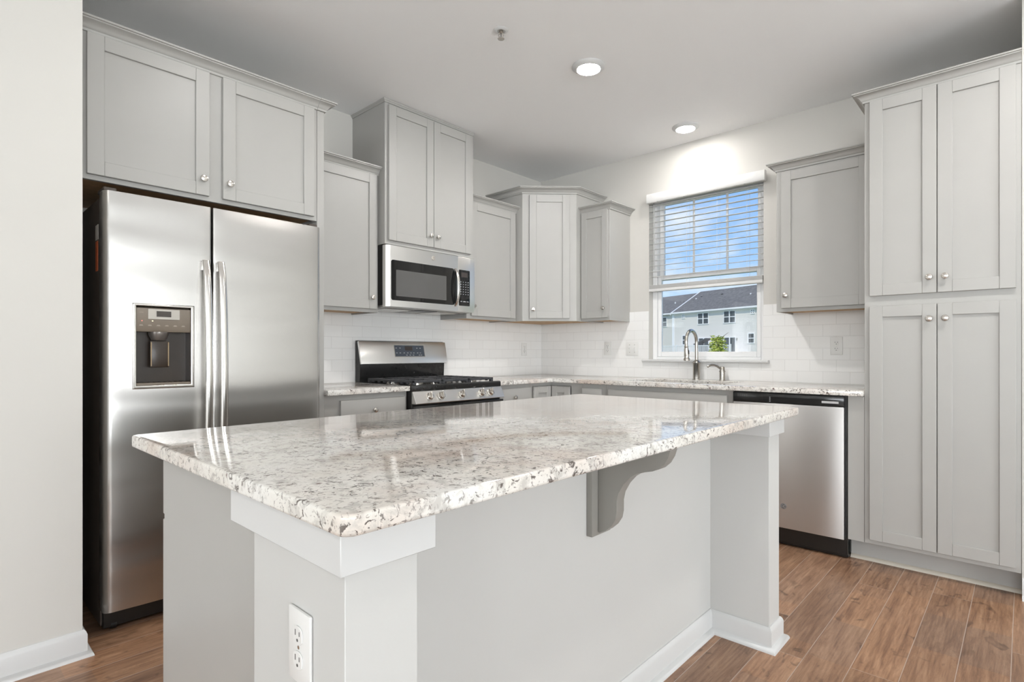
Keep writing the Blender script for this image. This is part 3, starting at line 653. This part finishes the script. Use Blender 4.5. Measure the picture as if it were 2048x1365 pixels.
px_ = B(); box(px_, -.034, .034, -.004, .004, -.005, .105, .003, 2, Vector((.700, -3.320, 1.058)), (UY, UX, UZ))
pad = obj('paddle', px_, 'taupe_dark', dp)
M['bronze'] = mat('bronze_trim', (.33, .24, .14), .35, .3, var=.04)
for a, c in ((-.0335, -.029), (.029, .0335)): obj('paddle_trim', box(B(), a, c, .0043, .007, 0, .10, .001, 1, Vector((.700, -3.320, 1.058)), (UY, UX, UZ)), 'bronze', dp)
tb = box(B(), .664, .731, HY0+.013, HY1-.013, HZ0+.0145, HZ0+.024, .002, 1)
tr = obj('drip_tray', tb, 'taupe', dp); gbm = B()
for k in range(9): y = HY0+.03+k*.02; box(gbm, .668, .727, y, y+.009, HZ0+.0242, HZ0+.0254)
obj('tray_grille', gbm, 'taupe_dark', dp)
# stickers on the dark side
obj('paper_label', box(B(), .563, .612, FY0+.0028, FY0+.0039, 1.572, 1.632), 'paper', f, label='white paper label on the dark side')
obj('warning_label', box(B(), .566, .606, FY0+.0028, FY0+.0039, 1.445, 1.566), 'orange', f, label='orange label on the dark side')
for y in (-3.47, -2.66): obj('front_roller', lathe(B(), [(.012, -.012), (.018, -.01), (.018, .01), (.012, .012)], (.645, y, .0185), (0, 1, 0), 14), 'black', f)

# ------------------------------------------------------------------ microwave
m = thing('microwave', 'stainless over-the-range microwave under the tall two-door cabinet', 'microwave', (.2, -1.614, 1.406))
MY0, MYS, MY1, MZ0, MZ1 = -1.9955, -1.3975, -1.2335, 1.408, 1.8005
obj('case', box(B(), .0065, .352, MY0, MY1, MZ0+.012, 1.8055, .002, 1), 'black', m)
dm = obj('door', prism(B(), [(.353, MY0+.001, MZ0), (.386, MY0+.001, MZ0), (.398, MY0+.018, MZ0), (.400, MY0+.03, MZ0), (.400, MYS-.001, MZ0), (.353, MYS-.001, MZ0)], (0, 0, MZ1-MZ0), .0015, 1), 'steel2', m)
cpn = obj('control_column', box(B(), .353, .400, MYS+.0005, MY1-.001, MZ0, MZ1, .003, 2), 'steel2', m)
def rrect(y0, y1, z0, z1, r, x, n=5):
    out = []
    for cy, cz, a0 in ((y1-r, z1-r, 0), (y0+r, z1-r, 90), (y0+r, z0+r, 180), (y1-r, z0+r, 270)):
        for k in range(n+1): a = R(a0+90*k/n); out.append((x, cy+r*math.cos(a), cz+r*math.sin(a)))
    return out
obj('window', prism(B(), rrect(-1.962, -1.437, 1.450, 1.707, .014, .4002), (.0022, 0, 0)), 'bglass', dm)
obj('window_screen', prism(B(), rrect(-1.926, -1.507, 1.478, 1.646, .004, .4024), (.0006, 0, 0)), 'screen', dm)
pan = obj('keypad', prism(B(), rrect(-1.3900, -1.2865, 1.450, 1.706, .006, .4002), (.0022, 0, 0)), 'bglass', m)
kb = B()
for r_ in range(9):
    for q in range(4):
        y = -1.373+q*.0235; z = 1.62-r_*.0175
        if r_ in (6, 7): continue
        obj('key_legend', box(B(), .4024, .4028, y-.004, y+.004, z-.0022, z+.0022), 'mark', pan)
for q in range(3): obj('key_legend', box(B(), .4024, .4028, -1.374+q*.03, -1.362+q*.03, 1.478, 1.484), 'mark', pan)
obj('clock_display', box(B(), .4024, .4027, -1.368, -1.308, 1.655, 1.688), 'lcd', pan)
pts = []
for k in range(17):
    s = k/16; pts.append((.402+.040*math.sin(math.pi*s)**.6 if 0 < s < 1 else .402, -1.424, 1.445+.262*s))
hm = obj('handle', tube(B(), pts, .0115, 14, sx=.55, up=(1, 0, 0)), 'bar', m)
obj('handle_back', box(B(), .4026, .410, -1.436, -1.414, 1.462, 1.690, .002, 1), 'black', hm)
def badge(parent, O, ux, n, r, ring='bar', disc='plate'):
    O, ux, n = Vector(O), Vector(ux), Vector(n)
    b_ = obj('badge', lathe(B(), [(r, 0), (r, .0012), (r*.93, .0016), (0, .0016)], O, n, 26), disc, parent)
    bm = B()
    bm = tube(bm, [O+n*.0018+(ux*math.cos(R(a))+UZ*math.sin(R(a)))*r*.88 for a in range(0, 361, 15)], r*.035, 6)
    bm = tube(bm, [O+n*.0018+(ux*(-.38+.30*math.cos(R(a)))+UZ*(.05+.38*math.sin(R(a))))*r for a in range(40, 400, 20)], r*.05, 6)
    bm = tube(bm, [O+n*.0018+(ux*(.30+.26*math.cos(R(a)))+UZ*(.20+.22*math.sin(R(a))))*r for a in range(20, 290, 18)], r*.05, 6)
    bm = tube(bm, [O+n*.0018+(ux*(.30+.28*math.cos(R(a)))+UZ*(-.25+.24*math.sin(R(a))))*r for a in range(90, 350, 18)], r*.05, 6)
    obj('monogram', bm, ring, b_); return b_
badge(m, (.4003, -1.6215, 1.757), UY, UX, .0155)
un_ = obj('underside', box(B(), .02, .350, MY0+.01, MY1-.01, MZ0-.004, MZ0+.0115, .001, 1), mat('grey_underside', (.42, .41, .39), .4, .3, var=.03), m)
for y0, y1 in ((-1.94, -1.72), (-1.51, -1.29)): obj('grease_filter', box(B(), .05, .30, y0, y1, MZ0-.007, MZ0-.0042, .001, 1), 'nickel', un_)
obj('lamp_lens', box(B(), .22, .33, -1.70, -1.53, MZ0-.007, MZ0-.0042, .001, 1), 'black', un_)

# ------------------------------------------------------------------ range
g = thing('gas_stove', 'stainless and black gas stove with five front knobs below the microwave', 'stove', (.33, -1.614, 0))
GY0, GY1 = -1.9935, -1.2345
obj('body', box(B(), .03, .655, GY0, GY1, .02, .880, .003, 1), 'black', g)
ck = obj('cooktop', prism(B(), [(x, GY0-.0005, z) for x, z in ((.03, .8805), (.662, .8805), (.665, .888), (.665, .912), (.655, .919), (.60, .916), (.03, .916))], (0, GY1-GY0+.001, 0), .002, 1), 'enamel', g)
def grate(y0, y1):
    bm = B(); x0, x1, z0, z1 = .125, .625, .929, .9435; w = .011
    for s in ((x0, x0+w, y0, y1), (x1-w*1.3, x1, y0, y1), (x0, x1, y0, y0+w), (x0, x1, y1-w, y1)): box(bm, *s, z0, z1, .002, 1)
    for x in (x0, x1-.022):
        for y in (y0, y1-.022): box(bm, x, x+.022, y, y+.022, .9165, z0+.003, .002, 1)
    for k in range(1, 8):
        x = x0+(x1-x0)*k/8; gap = (y1-y0)*(.22 if k in (2, 6) else .34 if k != 4 else .5)
        box(bm, x-.004, x+.004, y0+.004, y0+gap, z0+.002, z1+.001, .0015, 1); box(bm, x-.004, x+.004, y1-gap, y1-.004, z0+.002, z1+.001, .0015, 1)
        for y in (y0, y1-w): box(bm, x-.011, x+.011, y, y+w, .919, z0+.002, .002, 1)
    ym = (y0+y1)/2
    for a, c in ((x0, x0+.12), (x0+.19, x1-.19), (x1-.12, x1)): box(bm, a, c, ym-.004, ym+.004, z0+.002, z1+.001, .0015, 1)
    return obj('grate', bm, 'iron', ck)
for a, c in ((-1.958, -1.730), (-1.727, -1.501), (-1.498, -1.270)): grate(a, c)
for x, y, r in ((.25, -1.845, .038), (.50, -1.845, .045), (.375, -1.614, .05), (.25, -1.384, .034), (.50, -1.384, .045)):
    b_ = obj('burner', lathe(B(), [(r*1.15, 0), (r*1.15, .004), (r, .006), (r*.95, .010), (0, .010)], (x, y, .9162), (0, 0, 1)), 'nickel', g)
    obj('burner_cap', lathe(B(), [(r*.9, 0), (r*.9, .004), (r*.8, .007), (0, .008)], (x, y, .9264), (0, 0, 1)), 'iron', b_)
pn = Vector((.072, 0, .036)).normalized(); pt = Vector((-pn.z, 0, pn.x))
fp = obj('knob_panel', prism(B(), [(x, GY0-.001, z) for x, z in ((.656, .8800), (.667, .8800), (.702, .810), (.698, .806), (.656, .806))], (0, GY1-GY0+.002, 0), .002, 1), 'steel2', g)
for y in (-1.882, -1.792, -1.6185, -1.444, -1.3595):
    P = Vector((.6845, y, .845))+pn*.0008
    k = obj('knob', lathe(B(), [(.0255, 0), (.0255, .004), (.022, .006), (.0205, .020), (.0195, .023), (.012, .0245), (0, .0245)], P, pn, 22), 'nickel', g)
    obj('grip', box(B(), -.0055, .0055, .0246, .036, -.021, .021, .003, 2, P, (UY, pn, pt)), 'nickel', k)
od = obj('oven_door', box(B(), .656, .692, GY0+.002, GY1-.002, .17, .795, .004, 2), 'enamel', g)
obj('oven_window', box(B(), .6922, .6935, GY0+.10, GY1-.10, .32, .66), 'bglass', od)
obj('oven_handle', tube(B(), [(.694, GY0+.04, .745), (.735, GY0+.055, .745), (.740, GY0+.09, .745), (.740, GY1-.09, .745), (.735, GY1-.055, .745), (.694, GY1-.04, .745)], .012, 12), 'bar', od)
obj('storage_drawer', box(B(), .656, .688, GY0+.002, GY1-.002, .03, .162, .004, 2), 'steel2', g)
bgd = obj('backguard', prism(B(), [(x, GY0+.012, z) for x, z in ((.012, .9165), (.066, .9165), (.072, 1.036), (.098, 1.036), (.062, 1.192), (.050, 1.198), (.012, 1.198))], (0, GY1-GY0-.024, 0), .002, 1), 'enamel', g)
sl = Vector((-.036, 0, .156)).normalized(); sn = Vector((sl.z, 0, -sl.x))
fo = Vector((.0985, 0, 1.0375))
obj('fascia', box(B(), GY0+.002, GY1-.002, -.012, .004, 0, .160, .004, 2, fo, (UY, sn, sl)), 'steel2', bgd)
def slr(y0, y1, c0, c1, d0, d1, m_, nm, par): return obj(nm, box(B(), y0, y1, d0, d1, c0, c1, .001, 1, fo, (UY, sn, sl)), m_, par)
slr(-1.7165, -1.4465, .046, .137, .0042, .0052, 'plate', 'display_bezel', bgd)
dsp = slr(-1.711, -1.452, .051, .132, .0053, .0062, 'panelblue', 'display_panel', bgd)
slr(-1.622, -1.556, .094, .124, .0063, .0068, 'lcd', 'clock_display', bgd)
kb = B()
for (r_, ys) in ((.112, (-1.697, -1.664, -1.515, -1.486)), (.076, (-1.696, -1.667, -1.633, -1.602, -1.574, -1.548, -1.514, -1.489)), (.060, (-1.612, -1.582, -1.554, -1.50, -1.482))):
    for y in ys: obj('key_legend', box(B(), y-.006, y+.006, .0063, .0067, r_-.0022, r_+.0022, 0, 1, fo, (UY, sn, sl)), 'mark', bgd)

# ------------------------------------------------------------------ dishwasher
d = thing('dishwasher', 'stainless dishwasher with black control strip between the sink cabinet and pantry', 'dishwasher', (2.344, -.3, 0))
obj('tub', box(B(), 2.041, 2.648, -.600, -.05, .02, .882, .002, 1), 'black', d)
dd_ = obj('door', box(B(), 2.046, 2.637, -.632, -.602, .1095, .8205, .004, 2), 'steel_dw', d)
cs = obj('control_panel', box(B(), 2.046, 2.637, -.632, -.602, .8225, .8765, .004, 2), 'enamel', d)
vb = B()
for z in (.8555, .8645):
    for k in range(5): box(vb, 2.073+k*.0125, 2.082+k*.0125, -.6325, -.6318, z-.0022, z+.0022)
obj('vent_slots', vb, 'slot', cs)
obj('indicator_strip', box(B(), 2.53, 2.612, -.6328, -.6322, .838, .850), mat('pale_indicator_strip', (.5, .5, .5), .2, var=.03), cs)
for k in range(4): obj('key_legend', box(B(), 2.256, 2.263, -.6325, -.6321, .830+k*.008, .833+k*.008), 'mark', cs)
badge(d, (2.334, -.6323, .235), UX, -UY, .0165, 'mark', mat('grey_badge', (.22, .21, .2), .3, .6, var=.03))
obj('kick_plate', box(B(), 2.046, 2.648, -.585, -.55, .004, .100, .003, 1), 'black', d)
tb_ = B()
for k in range(12): box(tb_, 2.08+k*.045, 2.115+k*.045, -.588, -.584, .083, .093)
obj('kick_vents', tb_, 'slot', d)

# ------------------------------------------------------------------ island
ISL = thing('kitchen_island', 'large white kitchen island with corner posts and grey end panel', 'island', (2.2, -2.66, 0))
IT = .873; IX, PX = 2.645, 2.42
obj('cabinet_body', box(B(), 1.716, 2.335, -3.571, -1.754, .114, IT-.0006, .001, 1), 'cab', ISL, label='grey cabinet body')
for y0, y1 in ((-3.580, -3.5712), (-1.7538, -1.745)): obj('end_skin', box(B(), 1.742, 2.335, y0, y1, .0, IT-.0006, .0008, 1), 'cab', ISL)
obj('toe_kick', box(B(), 1.79, 2.335, -3.565, -1.76, 0, .1135), 'cab', ISL)
ye = [-3.574, -3.12, -2.665, -2.21, -1.751]
for i in range(4):
    shaker(ISL, (1.716, 0, 0), -UY, -UX, -ye[i+1]+.003, -ye[i]-.003, .135, .68, (-(ye[i+1] if i % 2 == 0 else ye[i])+(.03 if i % 2 == 0 else -.03), .61))
    slab(ISL, (1.716, 0, 0), -UY, -UX, -ye[i+1]+.003, -ye[i]-.003, .694, .853, (-(ye[i]+ye[i+1])/2, .775))
obj('back_panel', box(B(), 2.336, PX, -3.472, -1.838, 0, IT-.0006), 'drywall', ISL)
p1 = obj('post', box(B(), 2.3365, IX, -3.598, -3.471, 0, IT-.0006, .0012, 1), 'drywall', ISL)
p2 = obj('post', box(B(), 2.3365, IX, -1.838, -1.7235, 0, IT-.0006, .0012, 1), 'drywall', ISL)
def posttrim(par, y0, y1, xa):
    bm = box(B(), xa, IX+.015, y0, y1, .803, IT-.0007, .0012, 1)
    return obj('post_collar', bm, 'trim', par)
posttrim(p1, -3.6135, -3.446, 2.270); posttrim(p2, -1.8765, -1.710, 2.440)
def ib(path, side):
    b_ = obj('baseboard', sweep(B(), path, [(o, u*.9) for o, u in BASE], side), 'trim', ISL); obj('shoe_moulding', sweep(B(), path, SHOE, side), 'trim', b_)
ib([(2.3365, -3.598), (IX, -3.598), (IX, -3.471), (PX, -3.471), (PX, -1.838), (IX, -1.838), (IX, -1.7235), (2.3365, -1.7235)], 1)
cpr = [(2.4405, .873), (2.4405, .594), (2.446, .592), (2.467, .603), (2.486, .620), (2.499, .640), (2.5035, .661), (2.5035, .692), (2.509, .716), (2.525, .744), (2.546, .767), (2.566, .780), (2.59, .788), (2.614, .794), (2.633, .803), (2.650, .818), (2.661, .837), (2.667, .856), (2.668, .8722)]
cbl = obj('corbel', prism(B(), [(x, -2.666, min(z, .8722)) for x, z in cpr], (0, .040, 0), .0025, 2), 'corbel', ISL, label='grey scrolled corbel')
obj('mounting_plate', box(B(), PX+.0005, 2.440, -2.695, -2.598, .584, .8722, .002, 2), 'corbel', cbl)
def rr(x0, x1, y0, y1, r, z, n=6):
    out = []
    for cx, cy, a0 in ((x1-r, y1-r, 0), (x0+r, y1-r, 90), (x0+r, y0+r, 180), (x1-r, y0+r, 270)):
        for k in range(n+1): a = R(a0+90*k/n); out.append((cx+r*math.cos(a), cy+r*math.sin(a), z))
    return out
o = obj('island_countertop', prism(B(), rr(1.668, 2.711, -3.638, -1.692, .022, .8732), (0, 0, .0298), .006, 3), 'granite')
tag(o, 'polished speckled granite slab on top of the white kitchen island', 'countertop')

# ------------------------------------------------------------------ outlets and switches
def plate(name, label, cat, O, ux, n, kind, group='wall plates on the kitchen walls'):
    O, ux, n = Vector(O), Vector(ux), Vector(n); ax = (ux, n, UZ)
    t = thing(name, label, cat, O, group)
    w = .035 if kind != 'double' else .058
    obj('cover_plate', box(B(), -w, w, .0004, .006, -.0575, .0575, .003, 2, O, ax), 'plastic', t)
    if kind == 'duplex':
        for z in (-.0195, .0195):
            bm = B(); pts = []
            for k in range(20):
                a = 2*math.pi*k/20; pts.append(O+ux*(max(-.0145, min(.0145, .0172*math.cos(a))))+n*.0061+UZ*(z+.0142*math.sin(a)))
            s_ = obj('socket', prism(bm, pts, n*.0022, .0005, 1), 'plastic', t)
            sb = B(); box(sb, -.0075, -.0055, .0082, .0086, z-.001, z+.008, 0, 1, O, ax); box(sb, .0055, .0075, .0082, .0086, z-.000, z+.007, 0, 1, O, ax)
            lathe(sb, [(.0025, 0), (.0025, .0004), (0, .0004)], O+n*.0082+UZ*(z-.0075), n, 10); obj('slots', sb, 'slot', s_)
    else:
        for a in ((0,) if kind == 'toggle' else (-.023, .023)):
            bm = box(B(), a-.005, a+.005, .0061, .0075, -.012, .012, .0005, 1, O, ax); box(bm, a-.0035, a+.0035, .0070, .016, .001, .010, .001, 1, O, ax)
            obj('toggle', bm, 'plastic', t)
    sb = B()
    for z in ((0,) if kind == 'duplex' else (-.03, .03)):
        for a in ((0,) if kind != 'double' else (-.023, .023)): lathe(sb, [(.003, 0), (.003, .0006), (0, .0008)], O+ux*a+n*.006+UZ*z, n, 10)
    obj('screws', sb, 'nickel', t); return t
plate('wall_outlet', 'white outlet on the tiled wall between the stove and the room corner', 'outlet', (TT, -.2500, 1.1465), UY, UX, 'duplex')
plate('wall_outlet', 'white outlet under the narrow cabinet left of the double switch', 'outlet', (.747, -TT, 1.151), UX, -UY, 'duplex')
plate('light_switch', 'white double switch plate just left of the window', 'switch', (.982, -TT, 1.149), UX, -UY, 'double')
plate('wall_outlet', 'white outlet on the tiles right of the window near the pantry', 'outlet', (2.464, -TT, 1.158), UX, -UY, 'duplex')
plate('wall_outlet', 'white outlet low on the near end of the kitchen island', 'outlet', (2.5185, -3.598, .654), UX, -UY, 'duplex')

# ------------------------------------------------------------------ window blind
bl = thing('window_blind', 'white horizontal slat blind lowered over the upper half of the window', 'blind', (1.572, .02, 1.6))
obj('valance', prism(B(), [(1.1385, y, z) for y, z in ((-.020, 2.302), (-.056, 2.302), (-.060, 2.308), (-.060, 2.366), (-.054, 2.374), (-.020, 2.374))], (.9025, 0, 0), .002, 1), 'blind', bl)
obj('headrail', box(B(), 1.140, 2.006, -.018, .035, 2.312, 2.362, .002, 1), 'blind', bl)
sb = B(); zs = [2.290-.0436*k for k in range(14)]
for z in zs: box(sb, 1.134, 2.010, -.025, .025, -.0013, .0013, .001, 1, Vector((0, .015, z)), (UX, Vector((0, math.cos(R(6)), math.sin(R(6)))), Vector((0, -math.sin(R(6)), math.cos(R(6))))))
obj('slats', sb, 'blind', bl)
sb = B()
for k in range(7): z = 1.628+k*.0042; box(sb, 1.134, 2.010, -.010, .040, z-.0014, z+.0014, .0008, 1)
obj('stacked_slats', sb, 'blind', bl)
obj('bottom_rail', box(B(), 1.134, 2.010, -.010, .040, 1.604, 1.6255, .003, 2), 'blind', bl)
for x in (1.235, 1.455, 1.69, 1.905):
    cb = B()
    for y in (-.0115, .0415): tube(cb, [(x, y, 1.604), (x, y, 2.312)], .0009, 6)
    obj('ladder_cord', cb, 'blind', bl)
    obj('valance_clip', box(B(), x-.006, x+.006, -.0615, -.0560, 2.2985, 2.3018, 0, 1), 'cord', bl)
wd = obj('tilt_wand', tube(B(), [(1.188, -.022, 2.312), (1.188, -.026, 2.28), (1.188, -.026, 1.775)], .0042, 8), 'cord', bl)
obj('wand_hook', tube(B(), [(1.188, -.018, 2.318), (1.188, -.028, 2.312), (1.188, -.030, 2.298), (1.188, -.024, 2.286)], .003, 8), 'slot', wd)

# ------------------------------------------------------------------ ceiling
def lamp(loc, label, lens='lens'):
    t = thing('ceiling_light', label, 'light', loc, 'round ceiling lights'); x, y, z = loc
    obj('trim_ring', lathe(B(), [(.093, .0006), (.093, .003), (.088, .008), (.072, .017), (.066, .019), (.064, .017), (0, .015)], loc, (0, 0, -1), 40), 'trim', t)
    obj('lens', lathe(B(), [(.0635, .0172), (.060, .0200), (.03, .0215), (0, .022)], loc, (0, 0, -1), 40), lens, t)
    return t
l0 = lamp((1.5502, -1.4415, H), 'lit round ceiling light over the island, nearer the sprinkler')
lamp((1.5759, -.2851, H), 'lit round ceiling light near the window above the sink', 'lens_soft')
lamp((1.55, -2.9, H), 'added out-of-view ceiling light above the refrigerator end of the island', 'lens_soft')  # no lamp known here; added out of view as fill light
for loc, lb in (((3.6, -1.44, H), 'added out-of-view ceiling light in front of the pantry'), ((3.2, -5.8, H), 'added out-of-view ceiling light in the room behind')):  # extra lamps out of view, added to brighten the kitchen
    c = copy_tree(l0, loc); c['label'] = lb
s = thing('fire_sprinkler', 'small chrome fire sprinkler head on the white ceiling', 'sprinkler', (1.4335, -2.028, H))
P = (1.4335, -2.028, H)
obj('escutcheon', lathe(B(), [(.036, .0006), (.036, .002), (.030, .006), (.022, .008), (.018, .004), (0, .004)], P, (0, 0, -1), 28), 'trim', s)
obj('nozzle', lathe(B(), [(.012, .0042), (.012, .014), (.008, .018), (0, .018)], P, (0, 0, -1), 16), 'faucet', s)
fb = B()
for a in (-1, 1): tube(fb, [(P[0]+a*.009*.7, P[1]+a*.009*.7, H-.016), (P[0]+a*.012*.7, P[1]+a*.012*.7, H-.026), (P[0]+a*.009*.7, P[1]+a*.009*.7, H-.036), (P[0], P[1], H-.042)], .0026, 8)
obj('frame_arms', fb, 'nickel', s); obj('glass_bulb', tube(B(), [(P[0], P[1], H-.018), (P[0], P[1], H-.038)], .0022, 8), 'slot', s)
obj('deflector', lathe(B(), [(.005, .040), (.017, .044), (.017, .0455), (0, .0475)], P, (0, 0, -1), 20), 'nickel', s)

# ------------------------------------------------------------------ outside: townhouses, deck, tree, lawn
FP = Vector((-24.9704, 65.2247, 0)); FD = Vector((.9515, -.3076, 0)); FN = Vector((-.3076, -.9515, 0))
def fw(s_, back, z): return FP+FD*s_-FN*back+UZ*z
def fbox(bm, s0, s1, b0, b1, z0, z1): return box(bm, s0, s1, b0, b1, z0, z1, 0, 1, FP, (FD, -FN, UZ))
GZ = -3.0
def siding_mat():
    m_ = M['siding']; nt = m_.node_tree; b = nt.nodes['Principled BSDF']
    tc = N(nt, 'ShaderNodeTexCoord'); wv = N(nt, 'ShaderNodeTexWave', bands_direction='Z', wave_profile='SAW'); wv.inputs['Scale'].default_value = 1.9
    nt.links.new(tc.outputs['Object'], wv.inputs['Vector']); bp = N(nt, 'ShaderNodeBump'); bp.inputs['Strength'].default_value = .5; bp.inputs['Distance'].default_value = .03
    nt.links.new(wv.outputs['Fac'], bp.inputs['Height']); nt.links.new(bp.outputs[0], b.inputs['Normal'])
siding_mat()
def fwindow(par, s0, s1, z0, z1, back=0., cols=2, rows=2):
    bm = B(); t = .09
    for q in ((s0-t, s0, z0-t, z1+t), (s1, s1+t, z0-t, z1+t), (s0, s1, z0-t, z0), (s0, s1, z1, z1+t)): fbox(bm, q[0], q[1], back-.08, back, q[2], q[3])
    for k in range(1, cols): s_ = s0+(s1-s0)*k/cols; fbox(bm, s_-.07, s_+.07, back-.08, back, z0, z1)
    for k in range(1, rows): z = z0+(z1-z0)*k/rows; fbox(bm, s0, s1, back-.07, back, z-.045, z+.045)
    w_ = obj('window', bm, 'vinyl', par); obj('pane', fbox(B(), s0, s1, back-.03, back-.002, z0, z1), 'farglass', w_)
th = thing('townhouse', 'white sided townhouse with charcoal roof seen through the window', 'house', fw(0, 4, GZ))
S0, S1 = -8.1, 26.
obj('siding_wall', fbox(B(), S0, S1, 0, 11, GZ, 6.55), 'siding', th)
rp = [(-.35, 6.62), (5.5, 9.97), (11.35, 6.62), (11.35, 6.5), (5.5, 9.85), (-.35, 6.5)]
obj('roof', prism(B(), [fw(S0+.05, b_, z) for b_, z in rp], FD*(S1-S0)), 'shingle', th)
obj('rake_trim', prism(B(), [fw(S0-.12, b_, z+.03) for b_, z in [(-.4, 6.62), (5.5, 9.99), (11.4, 6.62), (11.4, 6.35), (5.5, 9.72), (-.4, 6.35)]], FD*.16), 'vinyl', th)
obj('gutter', fbox(B(), S0, S1, -.42, -.28, 6.52, 6.72), 'vinyl', th); obj('soffit_board', fbox(B(), S0, S1, -.28, .0, 6.42, 6.56), 'vinyl', th)
obj('corner_board', fbox(B(), S0-.04, S0+.36, -.06, 0, GZ, 6.42), 'vinyl', th)
fwindow(th, -3.52, -1.84, 4.95, 6.30); fwindow(th, .66, 2.30, 4.92, 6.32)
fwindow(th, -6.24, -5.88, 5.88, 6.30); fwindow(th, 4.60, 4.98, 5.87, 6.26)
fwindow(th, .68, 2.32, 1.1, 3.03, rows=1); fwindow(th, 4.25, 4.96, 2.35, 3.42, cols=1); fwindow(th, -3.38, -1.80, 1.1, 3.03, rows=1); fwindow(th, -6.2, -5.76, 2.3, 3.45, cols=1)
for s_, b_, z in ((-6.88, 3.3, 8.42), (2.21, 3.0, 8.24)): obj('vent_pipe', box(B(), s_-.07, s_+.07, b_-.07, b_+.07, z-.2, z+.42, 0, 1, FP, (FD, -FN, UZ)), 'vinyl', th)
for s_, b_, z in ((-2.9, 3.9, 8.95), (-7.2, 3.2, 8.48), (-6.4, 3.9, 8.92)): obj('roof_vent', box(B(), s_-.16, s_+.16, b_-.14, b_+.14, z, z+.14, .03, 1, FP, (FD, -FN, UZ)), 'black', th)
obj('wall_lamp', fbox(B(), 2.5, 2.62, -.14, -.002, 2.66, 2.95), 'cord', th)
t2 = thing('townhouse', 'set-back townhouse wing with charcoal roof at the left edge of the window view', 'house', fw(-16, 6, GZ))
obj('siding_wall', fbox(B(), -28, S0-.2, 1.5, 11, GZ, 6.6), 'siding', t2)
obj('roof', prism(B(), [fw(-28, b_+1.5, z) for b_, z in [(-.35, 6.72), (6.0, 10.1), (11.35, 6.8), (11.35, 6.7), (6.0, 9.98), (-.35, 6.6)]], FD*(28+S0-.15)), 'shingle', t2)
obj('gutter', fbox(B(), -28, S0-.2, 1.08, 1.25, 6.62, 6.82), 'vinyl', t2)
fwindow(t2, -12.3, -10.72, 4.98, 6.25, 1.5)
fwindow(t2, -12.0, -11.55, 2.2, 3.3, 1.5, cols=1)
obj('vent_pipe', box(B(), -12.11, -11.97, 4.5, 4.64, 8.2, 8.75, 0, 1, FP, (FD, -FN, UZ)), 'vinyl', t2)
for s_ in (-11.28, -10.66): obj('roof_vent', box(B(), s_-.15, s_+.15, 4.8, 5.1, 8.58, 8.72, .03, 1, FP, (FD, -FN, UZ)), 'black', t2)
dk = thing('deck', 'white railed raised deck along the white townhouse', 'deck', fw(-1.5, -1.6, GZ))
obj('platform', fbox(B(), -7.2, 4.2, -3.2, -.09, .9, 1.08), 'vinyl', dk)
rb = fbox(B(), -7.2, 4.2, -3.2, -3.1, 1.98, 2.08); fbox(rb, -7.2, 4.2, -3.18, -3.12, 1.2, 1.26)
for k in range(77): s_ = -7.1+k*.147; fbox(rb, s_-.02, s_+.02, -3.17, -3.13, 1.26, 1.98)
obj('railing', rb, 'vinyl', dk)
for s_ in (-7.15, -4.3, -1.5, 1.35, 4.15): obj('post', fbox(B(), s_-.08, s_+.08, -3.23, -3.07, GZ, 2.18), 'vinyl', dk)
cn = thing('canopy', 'slanted dark grey canopy on a pole over the far deck', 'canopy', fw(-1.6, -2, 1.08))
obj('shade', prism(B(), [fw(-2.6, -2.0, 2.25), fw(-.55, -2.0, 3.0), fw(-.35, -2.0, 2.96), fw(-2.4, -2.0, 2.15)], FN*-1.2), 'greyroof', cn)
obj('pole', fbox(B(), -1.44, -1.36, -1.48, -1.40, 1.082, 2.56), 'greyroof', cn)
# young tree
tp = Vector((-8.05, 23.6, GZ)); tr_ = thing('young_tree', 'young yellow-green tree behind the faucet outside the window', 'tree', tp)
tk = B(); tube(tk, [tp, tp+Vector((.03, 0, 2)), tp+Vector((0, .02, 3.9)), tp+Vector((.02, 0, 5.0))], [.07, .06, .045, .02], 10)
for k in range(9):
    a = k*2.4; z = 3.5+.15*k; tube(tk, [tp+Vector((0, 0, z)), tp+Vector((.28*math.cos(a), .28*math.sin(a), z+.28)), tp+Vector((.5*math.cos(a), .5*math.sin(a), z+.45))], [.022, .014, .006], 6)
obj('trunk', tk, 'bark', tr_)
lf = bmesh.new()
for k in range(620):
    a = random.uniform(0, 2*math.pi); h = random.random(); br = int(random.random()*9); rr_ = .58*(.25+.75*random.random())*(1-.45*h); a = br*.698+random.gauss(0, .22); c_ = tp+Vector((rr_*math.cos(a), rr_*math.sin(a), 3.7+1.15*h+.25*rr_+random.uniform(-.1, .1)))
    n_ = Vector((random.gauss(0, 1), random.gauss(0, 1), random.gauss(0, 1))).normalized(); a_, b_, _ = frame(n_); s_ = random.uniform(.04, .075)
    q = [lf.verts.new(c_+a_*s_*1.6), lf.verts.new(c_+b_*s_*.7+n_*.008), lf.verts.new(c_-a_*s_*1.6), lf.verts.new(c_-b_*s_*.7+n_*.008)]; lf.faces.new(q)
obj('foliage', lf, 'leaf', tr_)
gd = obj('lawn', box(B(), -90, 90, .6, 140, GZ-.2, GZ), 'grass', smooth='world'); gd['kind'] = 'structure'
